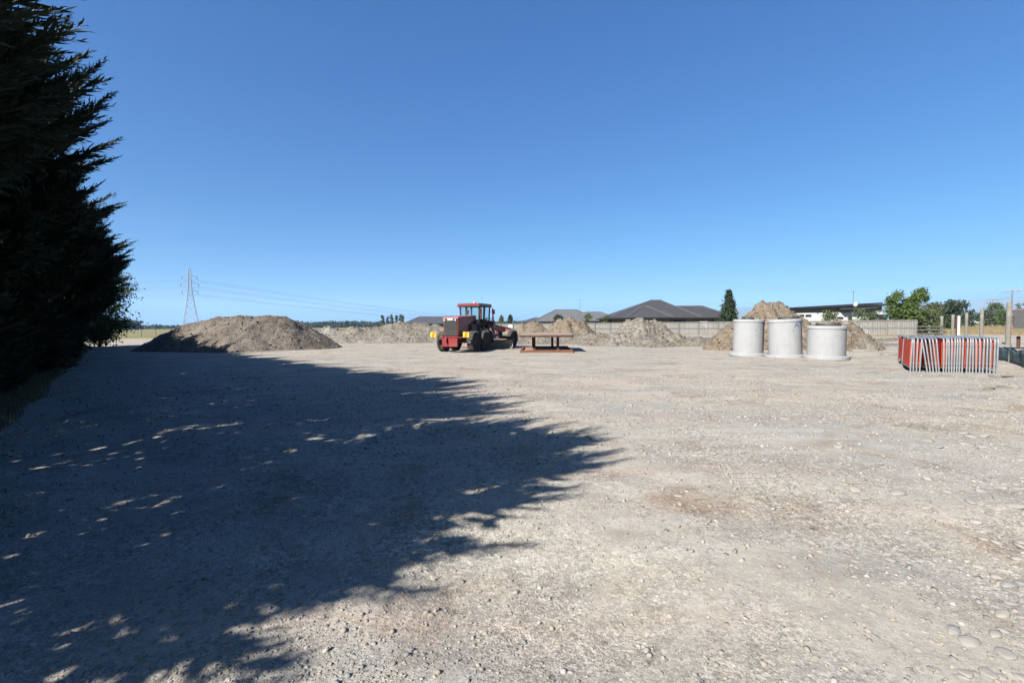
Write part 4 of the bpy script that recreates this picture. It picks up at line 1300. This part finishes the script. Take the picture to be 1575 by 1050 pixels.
house('bungalow', 'small far house with slate blue roof peeping past the turf heap', (x0, Zs, 0), 0, [(0, 9, 0, 8, 3.5, 'x')], 'roof_slate', 'brick', 2.3, [(2, 4, .5, .8, 2, 'glass')])
Zl = 105; x0 = X_(621, Zl)
house('bungalow', 'low house with slate grey roof behind the grader bonnet', (x0, Zl, 0), 0, [(0, 17, 0, 9, 3.75, 'x', 2.6, 14)], 'roof_slate', 'taupe', 2.2, [(4, 6, .5, .8, 2, 'glass'), (9, 11, .5, .8, 2, 'glass')])
# white modern house with a single-slope roof
Zw = 68
x0, x1 = X_(1205, Zw), X_(1366, Zw)
zl, zr_ = D(1205, 473.5, Zw).z, D(1364, 467, Zw).z
wh = empty('modern_house', (x0, Zw, 0)); tag(wh, 'white rendered house with dark single-slope roof and strip windows', 'house', 'houses beyond the fence')
LW = x1 - x0
part('wall', 'render', lambda m: m.box((LW * .5, 4.0, 1.55), (LW - .9, 7, 3.1)), parent=wh)
part('upper_wall', 'taupe', lambda m: m.prism([(.5, 3.1), (LW - .5, 3.1), (LW - .5, zr_ - .30), (.5, zl - .25)], .55, 7.4, 'XZ'), parent=wh)
rfm = part('roof', 'fascia', lambda m: m.prism([(-.3, zl - .22), (LW + .1, zr_ - .26), (LW + .1, zr_), (-.3, zl)], -.1, 8, 'XZ'), parent=wh)
part('upper_roof', 'fascia', lambda m: m.prism([(1.9, zl + .02), (LW + .3, zr_ + .06), (LW + .3, zr_ + .25), (1.9, zl + .12)], 1.4, 8.1, 'XZ'), parent=rfm)
part('lower_roof', 'roof_slate', lambda m: m.prism([(8.2, 3.55), (13.2, 3.72), (13.2, 3.85), (8.2, 3.70)], -.6, .6, 'XZ'), parent=rfm)
part('garage_door', 'fascia', lambda m: m.box((LW - 1.2, .42, 1.5), (2.6, .10, 2.6)), parent=wh)
for (pa, pb, za, zb) in ((1215, 1227, 483, 487.5), (1229, 1240, 483, 487.5), (1241, 1251, 483, 487.5), (1215, 1240, 488.5, 494), (1281, 1287, 487, 491), (1290, 1300, 486.5, 491), (1307, 1314, 486, 497)):
    xa, xb = X_(pa, Zw) - x0, X_(pb, Zw) - x0; z1, z0 = D(pa, za, Zw).z, D(pa, zb, Zw).z
    wn = part('window', 'white', lambda m: m.box(((xa + xb) / 2, .47, (z0 + z1) / 2), (xb - xa, .08, z1 - z0)), parent=wh)
    part('pane', 'glass', lambda m: m.box(((xa + xb) / 2, .44, (z0 + z1) / 2), (xb - xa - .12, .06, z1 - z0 - .12)), parent=wn)
dsh = part('satellite_dish', 'white', lambda m: m.lathe([(0, .0), (.2, .03), (.34, .10)], 16, (10.3, -.3, 4.25), 'Y'), parent=wh)
part('mast', 'grille', lambda m: [m.cyl((10.8, 1, 4.0), (10.8, 1, 6.3), .03, n=6), m.bar((10.5, 1, 6.2), (11.1, 1, 6.2), .03, .03)], parent=wh)

# ------------------------------------------------------------------ trees
def leafy(name, label, base, H, Wd, mat_, prof='round', n=1500, leaf=.22, seed=0, group=None, bottom=.12, clump=None, trunk=True, dens=1.0, cat='tree'):
    rr = np.random.default_rng(seed + 1000)
    t = empty(name, base, 0); tag(t, label, cat, group)
    nc = clump or max(10, int(n / 28))
    u = rr.random(nc); tt = bottom + (1 - bottom) * u
    v = (tt - bottom) / (1 - bottom)
    R = {'round': lambda v: np.sqrt(np.clip(1 - (2 * v - 1) ** 2, 0, 1)) * .9 + .1, 'cone': lambda v: (1 - v) ** 1.05 * .95 + .03, 'poplar': lambda v: np.clip(np.minimum(v * 4 + .4, (1 - v) ** .6 * 1.25), .08, 1), 'vase': lambda v: np.clip(.35 + .75 * v, 0, 1) * np.clip((1.08 - v) * 5, 0, 1)}[prof](v)
    lob = 1 + .28 * np.sin(3 * rr.random() * 6 + rr.random(nc) * 6.28)
    q = np.sqrt(rr.random(nc)) * .8 + .2
    a = rr.random(nc) * 6.283
    C = np.stack([R * q * lob * np.cos(a) * Wd / 2, R * q * lob * np.sin(a) * Wd / 2, tt * H], 1)
    per = max(3, n // nc)
    cr = Wd * .105 * (.7 + .7 * rr.random(nc)) * (1 - .65 * v if prof == 'cone' else 1)
    P = (C[:, None] + rr.normal(size=(nc, per, 3)) * cr[:, None, None] * np.array([1, 1, .75])).reshape(-1, 3)
    P[:, 2] = np.clip(P[:, 2], .05, H * 1.04)
    k = len(P)
    d = unit(rr.normal(size=(k, 3)) + np.array([0, 0, .2]))
    L = leaf * (.6 + .8 * rr.random(k))
    Q = blades(P, d, L, L * .75, rr)
    np_mesh('crown', Q.reshape(-1, 3), np.arange(k * 4).reshape(-1, 4), M[mat_], t)
    if trunk:
        m = MB(); r = max(.03, H * .018)
        m.tube([(0, 0, -.1), (.02 * H, 0, H * .3), (0, .02 * H, H * .6), (0, 0, H * .86)], [r, r * .8, r * .5, r * .15], 8)
        for j in range(7):
            z = H * (.2 + .09 * j); aa = j * 2.4; e = C[rr.integers(0, nc)]
            m.tube([(0, 0, z), (math.cos(aa) * Wd * .12, math.sin(aa) * Wd * .12, z + H * .07), (math.cos(aa) * Wd * .3, math.sin(aa) * Wd * .3, z + H * .14)], [r * .5, r * .35, r * .1], 6)
        m.build('trunk', M['bark'], t, smooth=True)
    return t
def tree_at(name, label, px, ytop, wpx, dist, mat_, prof, n, leaf, seed, **k):
    b = D(px, 500, dist); top = D(px, ytop, dist).z
    return leafy(name, label, (b.x, dist, 0), top, wpx / F_PX * dist, mat_, prof, n, leaf, seed, **k)
tree_at('conifer', 'dark pointed conifer between the charcoal-roofed house and the manholes', 1121, 447.5, 33, 71, 'leaf_dark', 'cone', 9000, .25, 1, bottom=.04)
# sunny lobed tree over the fence corner
t1 = tree_at('broadleaf_tree', 'bright green spreading tree hanging over the fence corner', 1390, 462, 34, 57.5, 'leaf_bright', 'round', 4200, .20, 2, bottom=.28, clump=34)
lb = []
for (px, py, rad, nn_) in ((1419, 449, .55, 420), (1411, 457, .8, 650), (1403, 466, 1.0, 700), (1380, 455, .6, 420), (1373, 464, .75, 420), (1368, 461, .45, 160), (1424, 459, .4, 180), (1385, 496, .8, 350), (1400, 480, 1.3, 900), (1376, 480, 1.2, 800)):
    c = D(px, py, 56.8); rr = np.random.default_rng(px)
    P = np.array(c) + rr.normal(size=(nn_, 3)) * rad * .42 - np.array(t1.location)
    L = .15 + .14 * rr.random(nn_); lb.append(blades(P, unit(rr.normal(size=(nn_, 3))), L, L * .75, rr))
Q = np.concatenate(lb); np_mesh('outer_boughs', Q.reshape(-1, 3), np.arange(len(Q) * 4).reshape(-1, 4), M['leaf_bright'], t1)
GT = 'trees beyond the old rail fence'
tree_at('bush', 'dense mid green bush by the end of the paling fence', 1428, 478, 32, 60, 'leaf_mid', 'round', 3600, .2, 3, bottom=.0, group=GT, cat='bush')
tree_at('bush', 'low mid green bush between fence corner and old rails', 1412, 486, 22, 58, 'leaf_mid', 'round', 1600, .2, 33, bottom=.0, group=GT, cat='bush')
tree_at('broadleaf_tree', 'olive brown tree behind the mid green bush', 1432, 468, 28, 95, 'leaf_olive', 'round', 2400, .34, 4, bottom=.05, group=GT)
tree_at('broadleaf_tree', 'brownish round tree beside the dark spreading cypress', 1450, 470, 24, 100, 'leaf_olive', 'round', 2000, .34, 5, bottom=.05, group=GT)
tree_at('cypress_tree', 'dark spreading cypress rising above the white post', 1466, 463, 26, 92, 'leaf_dark', 'vase', 3000, .34, 6, bottom=.1, group=GT)
tree_at('broadleaf_tree', 'small dark tree left of the tall round post', 1494, 478, 18, 130, 'leaf_dark', 'round', 1000, .4, 7, bottom=.05, group=GT)
tree_at('broadleaf_tree', 'small dull tree right behind the tall round post', 1516, 478, 18, 150, 'leaf_olive', 'round', 1000, .45, 8, bottom=.1, group=GT)
tree_at('broadleaf_tree', 'taller green roadside tree above the parked red car', 1530, 468, 22, 150, 'leaf_mid', 'round', 1700, .45, 9, bottom=.2, group=GT)
tree_at('broadleaf_tree', 'yellowish roadside tree beside the thick timber post', 1541, 478, 16, 140, 'leaf_bright', 'round', 900, .42, 10, bottom=.15, group=GT)
tree_at('broadleaf_tree', 'bluish tree peeping up behind the sign board', 1567, 469, 18, 170, 'leaf_mid', 'round', 1000, .5, 11, bottom=.1, group=GT)
GS = 'garden shrubs behind the paling fence'
for k, (px, yt, wp, ds, mt, lab) in enumerate(((1276, 479, 22, 63, 'leaf_mid', 'rounded shrub below the strip windows of the white house'), (1327, 477.5, 30, 61, 'leaf_mid', 'wide shrub beside the white house door'),
        (858, 484, 13, 88, 'leaf_dark', 'dark shrub in front of the pale grey roof, left one'), (905, 483, 10, 86, 'leaf_mid', 'narrow young tree by the middle of the grey-roofed house'), (935, 485.5, 13, 84, 'leaf_mid', 'loose young tree at the gap between the two houses'))):
    tree_at('garden_shrub', lab, px, yt, wp, ds, mt, 'round', 1100, .2, 20 + k, bottom=.25, group=GS, cat='shrub')
GW = 'weeds in front of the paling fence'
for k, (px, py, hh, wd_, lab) in enumerate(((912, 513, 1.2, 1.1, 'bushy green weed against the fence right of a tan heap'), (924, 513, 1.4, .8, 'upright thin weed against the fence palings'), (1033, 515, 1.1, 1.2, 'green weed at the fence foot beside the steep mound'), (838, 513, .9, .9, 'small weed at the fence foot by the small tan heap'))):
    p = G(px, py); leafy('tall_weed', lab, (p.x, p.y, 0), hh, wd_, 'leaf_olive', 'round', 420, .13, 40 + k, GW, bottom=.02, cat='weed')
GC = 'conifers far behind the grader'
tree_at('conifer', 'far dark conifer with a broad base behind the grader frame', 771, 486.5, 15, 150, 'leaf_mid', 'cone', 1500, .42, 50, group=GC, bottom=.03)
tree_at('conifer', 'far dark conifer with the sharper tip behind the grader nose', 785, 484.5, 13, 150, 'leaf_dark', 'cone', 1500, .42, 51, group=GC, bottom=.03)
for k, (px, yt, wp) in enumerate(((588, 486.5, 6), (596.5, 487, 5), (602.5, 485, 5.5), (610, 485.5, 4), (616, 484.5, 5), (619.5, 485.5, 5))):
    tree_at('poplar', 'slim upright poplar in the short row far across the field', px, yt, wp, 420, 'leaf_mid', 'poplar', 700, 1.0, 60 + k, group='poplars far across the field', bottom=.02)
b_ = D(152, 500, 41)
leafy('broadleaf_tree', 'light leafy tree at the far end of the cypress hedge', (b_.x, b_.y, 0), 6.9, 4.2, 'leaf_mid', 'round', 12000, .19, 70, bottom=.1, clump=110)
# far shelter belts
def belt(name, label, px0, px1, dist, ytop, seed, var=2.0, n=9000, leaf=2.0):
    rr = np.random.default_rng(seed); a, b = D(px0, 500, dist), D(px1, 500, dist)
    u = rr.random(n)
    top = D(px0, ytop, dist).z
    env = top * (.72 + .34 * np.abs(fbm(u * (px1 - px0) * .28, u * 0, seed, 3)) * 2)
    z = env * rr.random(n) ** .7
    P = np.stack([a.x + (b.x - a.x) * u, dist + rr.normal(0, 6, n), z], 1)
    L = leaf * (.6 + .8 * rr.random(n))
    Q = blades(P, unit(rr.normal(size=(n, 3))), L, L * .8, rr)
    return tag(np_mesh(name, Q.reshape(-1, 3), np.arange(n * 4).reshape(-1, 4), M['leaf_far']), label, 'trees', kind='stuff')
belt('far_shelter_belt', 'dark shelter belt of trees beyond the paddock by the hedge end', 120, 205, 420, 493, 1, n=6000)
belt('far_shelter_belt', 'lower thin line of trees fading beyond the paddock', 200, 290, 600, 501.5, 2, n=3000)
belt('far_shelter_belt', 'long shelter belt across the field behind the soil mound', 455, 590, 650, 495.5, 3, n=9000)
belt('far_shelter_belt', 'distant trees glimpsed between the houses', 690, 830, 600, 495, 4, n=6000)
belt('far_shelter_belt', 'distant trees along the road beyond the posts', 1420, 1640, 420, 487, 5, n=9000)

# ------------------------------------------------------------------ dry grass and verge
def tufts(name, label, pts, n, spread, hmin, hmax, seed, mat_='dry_grass', wd_=.012):
    rr = np.random.default_rng(seed); pts = np.array([[p.x, p.y] for p in pts])
    seg = rr.integers(0, len(pts) - 1, n); u = rr.random(n)[:, None]
    P2 = pts[seg] * (1 - u) + pts[seg + 1] * u + rr.normal(0, spread, (n, 2))
    keep = fbm(P2[:, 0] * .6, P2[:, 1] * .6, seed, 3) > -.12
    P2 = P2[keep]
    P = np.stack([P2[:, 0], P2[:, 1], gz(P2[:, 0], P2[:, 1]) * 0 - .02], 1)
    return tag(grass(name, P, hmin + (hmax - hmin) * rr.random(len(P)), np.full(len(P), wd_), M[mat_], rr=rr), label, 'grass', kind='stuff')
tufts('dry_grass', 'dry straw coloured grass along the fence foot', [fB - fd * 4 + Vector((-.5, -.6, 0)), fA + Vector((-.5, -.6, 0)), fA + fd * 20 + Vector((-.5, -.6, 0))], 9000, .5, .15, .45, 1, wd_=.035)
tufts('dry_grass', 'golden dry grass round the old timber posts', [G(1440, 515), G(1480, 512), G(1530, 513), G(1640, 516)], 9000, 2.2, .2, .7, 2, wd_=.03)
tufts('dry_grass', 'golden dry grass on the road bank beyond the silt cloth', [G(1500, 505), G(1560, 506), G(1660, 508)], 8000, 6, .3, .9, 3, wd_=.05)
tufts('dry_grass', 'sparse dry stalks on the gravel at the lower right', [G(1420, 945), G(1450, 960), G(1440, 990)], 160, .07, .01, .05, 4, wd_=.004)
tufts('dry_grass', 'thin tuft of dry grass in the gravel', [G(1003, 1015), G(1012, 1005)], 90, .05, .02, .06, 5, 'shade_grass', .004)
# grassy bank of the road
rr = np.random.default_rng(5)
xs, ysx = np.linspace(0, 60, 90), np.linspace(0, 42, 50)
o_ = G(1478, 511)
X, Y = np.meshgrid(xs, ysx); U = np.minimum.reduce([X / 5, Y / 6, (60 - X) / 6, (42 - Y) / 6, np.ones_like(X)])
Zb = np.clip(U, 0, 1) * (.35 + .35 * fbm(X * .12, Y * .12, 77, 4)) - .05
bk_ = np_mesh('grass_bank', np.stack([X.ravel() + o_.x, Y.ravel() + o_.y - 4, Zb.ravel()], 1), grid_faces(90, 50), M['verge'], smooth=True)
tag(bk_, kind='structure')

# ------------------------------------------------------------------ old rail fence, paddock fence
ra, rb_ = G(1410, 520), G(1449, 519)
rl = empty('rail_fence', ra, math.atan2(rb_.y - ra.y, rb_.x - ra.x)); tag(rl, 'short stretch of old timber rail fence behind the barriers', 'fence')
LL = (rb_ - ra).length
for z in (.45, .85, 1.2): part('rail', 'timber', lambda m: m.bar((0, 0, z), (LL, 0, z + random.uniform(-.04, .04)), .05, .12), parent=rl)
for k in range(3): part('post', 'timber', lambda m: m.box((LL * k / 2, .05, .65), (.12, .10, 1.35)), parent=rl)
pa, pb = G(60, 518.5), G(330, 516.5)
pf = empty('wire_fence', pa, math.atan2(pb.y - pa.y, pb.x - pa.x)); tag(pf, 'post and wire farm fence along the paddock edge', 'fence')
LL = (pb - pa).length; nP = 13
for k in range(nP):
    hgt = 1.25 if k % 4 else 1.45
    part('post', 'timber', lambda m: m.cyl((LL * k / (nP - 1), 0, -.15), (LL * k / (nP - 1) + random.gauss(0, .04), 0, hgt), .07, .06, 8), parent=pf)
for z in (.3, .6, .9, 1.15): part('wire', 'wire', lambda m: m.tube([(0, 0, z), (LL / 2, 0, z - .02), (LL, 0, z)], .012, 4), parent=pf)

# ------------------------------------------------------------------ pylon and lines
pyd = 330.0
pb_ = D(294, 504, pyd)
py_ = empty('transmission_pylon', (pb_.x, pb_.y, 0), R_(28)); tag(py_, 'tall steel lattice pylon rising behind the big soil mound', 'pylon')
PH = D(291, 413, pyd).z
lv = [(0, 5.0), (6, 4.15), (11.5, 3.3), (16.5, 2.55), (21, 1.9), (25, 1.45), (28.5, 1.15), (31.5, 1.0), (34.5, .9), (37.5, .8), (PH, .55)]
def corner_(k, sx, sy): return (sx * lv[k][1], sy * lv[k][1], lv[k][0])
for sx, sy in ((-1, -1), (1, -1), (1, 1), (-1, 1)):
    part('leg', 'pylon', lambda m: [m.bar(corner_(k, sx, sy), corner_(k + 1, sx, sy), .2, .2) for k in range(len(lv) - 1)], parent=py_)
sides = [((-1, -1), (1, -1)), ((1, -1), (1, 1)), ((1, 1), (-1, 1)), ((-1, 1), (-1, -1))]
for a, b in sides:
    def brace(m):
        for k in range(len(lv) - 1):
            m.bar(corner_(k, *a), corner_(k + 1, *b), .10, .10); m.bar(corner_(k, *b), corner_(k + 1, *a), .10, .10)
            m.bar(corner_(k, *a), corner_(k, *b), .14, .14) if k else None
    part('bracing', 'pylon', brace, parent=py_)
ARMS = [(PH - 5.5, 4.4), (PH - 10.5, 5.2), (PH - 15.8, 4.6)]
for z, L in ARMS:
    for sx in (-1, 1):
        ca = part('crossarm', 'pylon', lambda m: [m.bar((sx * .7, sy * .7, z + dz), (sx * L, 0, z), .14, .14) for sy in (-1, 1) for dz in (0, 1.4)], parent=py_)
        part('insulator', 'grille', lambda m: m.cyl((sx * L, 0, z - 2.2), (sx * L, 0, z), .14, n=6), parent=ca)
far = Vector((D(800, 500, 1900).x, 1900, 0)); lft = Vector((pb_.x - 330, pb_.y - 40, 0))
Rp = Matrix.Rotation(R_(28), 3, 'Z')
for z, L in ARMS:
    for sx in (-1, 1):
        a = Vector((pb_.x, pb_.y, 0)) + Rp @ Vector((sx * L, 0, z - 2.2))
        for tgt, zz, sag, rw_, lab in ((far + Rp @ Vector((sx * L, 0, 0)), z - 2.2, 14, .05, 'thin power line running from the pylon off across the field'), (lft + Rp @ Vector((sx * L, 0, 0)), z - 2.2, 7, .045, 'thin power line running from the pylon toward the hedge')):
            b = Vector((tgt.x, tgt.y, zz))
            m = MB(); m.tube([a.lerp(b, k / 24) - Vector((0, 0, 4 * sag * (k / 24) * (1 - k / 24))) for k in range(25)], [rw_ * (1 + 2.2 * k / 24 if tgt.y > 1000 else 1) for k in range(25)], 4)
            o = m.build('power_line', M['wire']); tag(o, lab, 'cable', lab.replace('thin power line', 'power lines'))
# roadside poles
def pole(px, ytop, dist, arm, lab):
    b = D(px, 500, dist); H = D(px, ytop, dist).z
    t = empty('utility_pole', (b.x, dist, 0), R_(-50)); tag(t, lab, 'pole', 'roadside utility poles')
    part('pole', 'timber', lambda m: m.cyl((0, 0, -.1), (0, 0, H), .17, .11, 8), parent=t)
    ar = part('crossarm', 'timber', lambda m: m.box((0, .1, H - .25), (arm, .12, .14)), parent=t)
    for k in range(4):
        part('insulator', 'white', lambda m: m.cyl((arm * (-.46 + .92 * k / 3), .1, H - .18), (arm * (-.46 + .92 * k / 3), .1, H + .05), .06, .04, 6), parent=ar)
    return t, H, arm
P1 = pole(1555.5, 446.5, 105, 2.9, 'nearest roadside utility pole, rising behind the thick timber post')
P2 = pole(1525.5, 461, 165, 2.8, 'utility pole standing behind the taller green roadside tree')
P3 = pole(1511, 473.5, 265, 2.8, 'farthest utility pole seen over the tall round post')
ends = [P1, P2, P3]
P0 = Vector((P1[0].location.x + 38, 62, 0))
for k in range(4):
    def hang(P): return P[0].matrix_basis @ Vector((P[2] * (-.46 + .92 * k / 3), .1, P[1] + .05))
    A = [P0 + Vector((k * .4, 0, 8.4)), hang(P1), hang(P2), hang(P3)]
    m = MB(); pts = []
    for a, b in zip(A, A[1:]):
        pts += [a.lerp(b, j / 10) - Vector((0, 0, 3.2 * (j / 10) * (1 - j / 10))) for j in range(10)]
    m.tube(pts + [A[-1]], .022, 4)
    tag(m.build('overhead_wire', M['wire']), 'overhead wire strung along the roadside utility poles', 'cable', 'overhead wires along the road')

# cars far along the road
def car(px, ybase, dist, rz, mat_, lab):
    b = G(px, ybase); b = D(px, ybase, dist)
    t = empty('parked_car', (b.x, dist, max(b.z, .3)), rz); tag(t, lab, 'car', 'cars along the far road')
    part('body', mat_, lambda m: [m.prism([(-2.1, .35), (-2.1, .8), (-1.4, .95), (-.9, 1.42), (.7, 1.45), (1.5, .98), (2.1, .9), (2.15, .4)], -.85, .85)], .06, parent=t)
    part('window', 'glass', lambda m: [m.prism([(-1.25, .97), (-.85, 1.36), (.65, 1.39), (1.35, 1.0)], sx * .855 - .005, sx * .855 + .005) for sx in (-1, 1)], parent=t)
    for x in (-.8, .8):
        for y in (-1.35, 1.35):
            part('wheel', 'black', lambda m: m.cyl((x - .1, y, .32), (x + .1, y, .32), .32, n=14), parent=t)
    return t
car(1538, 500, 185, R_(75), 'car_red', 'far red car on the road under the roadside tree')
car(1503, 498, 200, R_(80), 'white', 'far white car on the road behind the posts')

# ------------------------------------------------------------------ hills and haze
prof = [(820, 499), (900, 497), (1000, 488), (1080, 479), (1130, 474), (1165, 473), (1230, 475), (1300, 473), (1360, 470), (1400, 468), (1450, 463.5), (1500, 459.5), (1540, 458), (1575, 457), (1640, 455), (1760, 452)]
pxs = np.linspace(820, 1760, 240)
ry = np.interp(pxs, [p[0] for p in prof], [p[1] for p in prof]) + .9 * fbm(pxs * .02, pxs * 0, 4, 4)
rows = np.linspace(0, 1, 40)
V = []
for v in rows:
    dist = 5200 + 3000 * v
    for px, y_ in zip(pxs, ry):
        top = D(px, y_, 7300)
        e = math.sin(min(v / .7, 1) * math.pi / 2) if v <= .7 else math.cos((v - .7) / .3 * math.pi / 2)
        spur = 1 - .45 * (1 - v / .7 if v < .7 else 0) * (1 + math.sin(px * .045 + 3 * math.sin(px * .013)))
        V.append((top.x / 7300 * dist, dist, max(-.05, top.z * e * (1 - .35 * (1 - spur)))))
V = np.array(V)
V[:, 2] += 26 * fbm(V[:, 0] * .0022, V[:, 1] * .0022, 9, 4) * np.clip(V[:, 2] / 200, 0, 1)
V[:, 2] -= .6
hl = np_mesh('hills', V, grid_faces(240, 40), M['hill'], smooth=True); tag(hl, kind='structure')

hm = bpy.data.materials.new('haze_air'); hm.use_nodes = True
ht = hm.node_tree; ht.nodes.remove(ht.nodes['Principled BSDF'])
pv = ht.nodes.new('ShaderNodeVolumePrincipled')
pv.inputs['Color'].default_value = (.42, .67, 1, 1); pv.inputs['Density'].default_value = HAZE
pv.inputs['Anisotropy'].default_value = 0.0
ht.links.new(pv.outputs[0], ht.nodes['Material Output'].inputs['Volume'])
m = MB(); m.box((0, 4350, 229), (12600, 9800, 462))
hz = m.build('haze', hm); tag(hz, kind='stuff')
hz.display_type = 'WIRE'
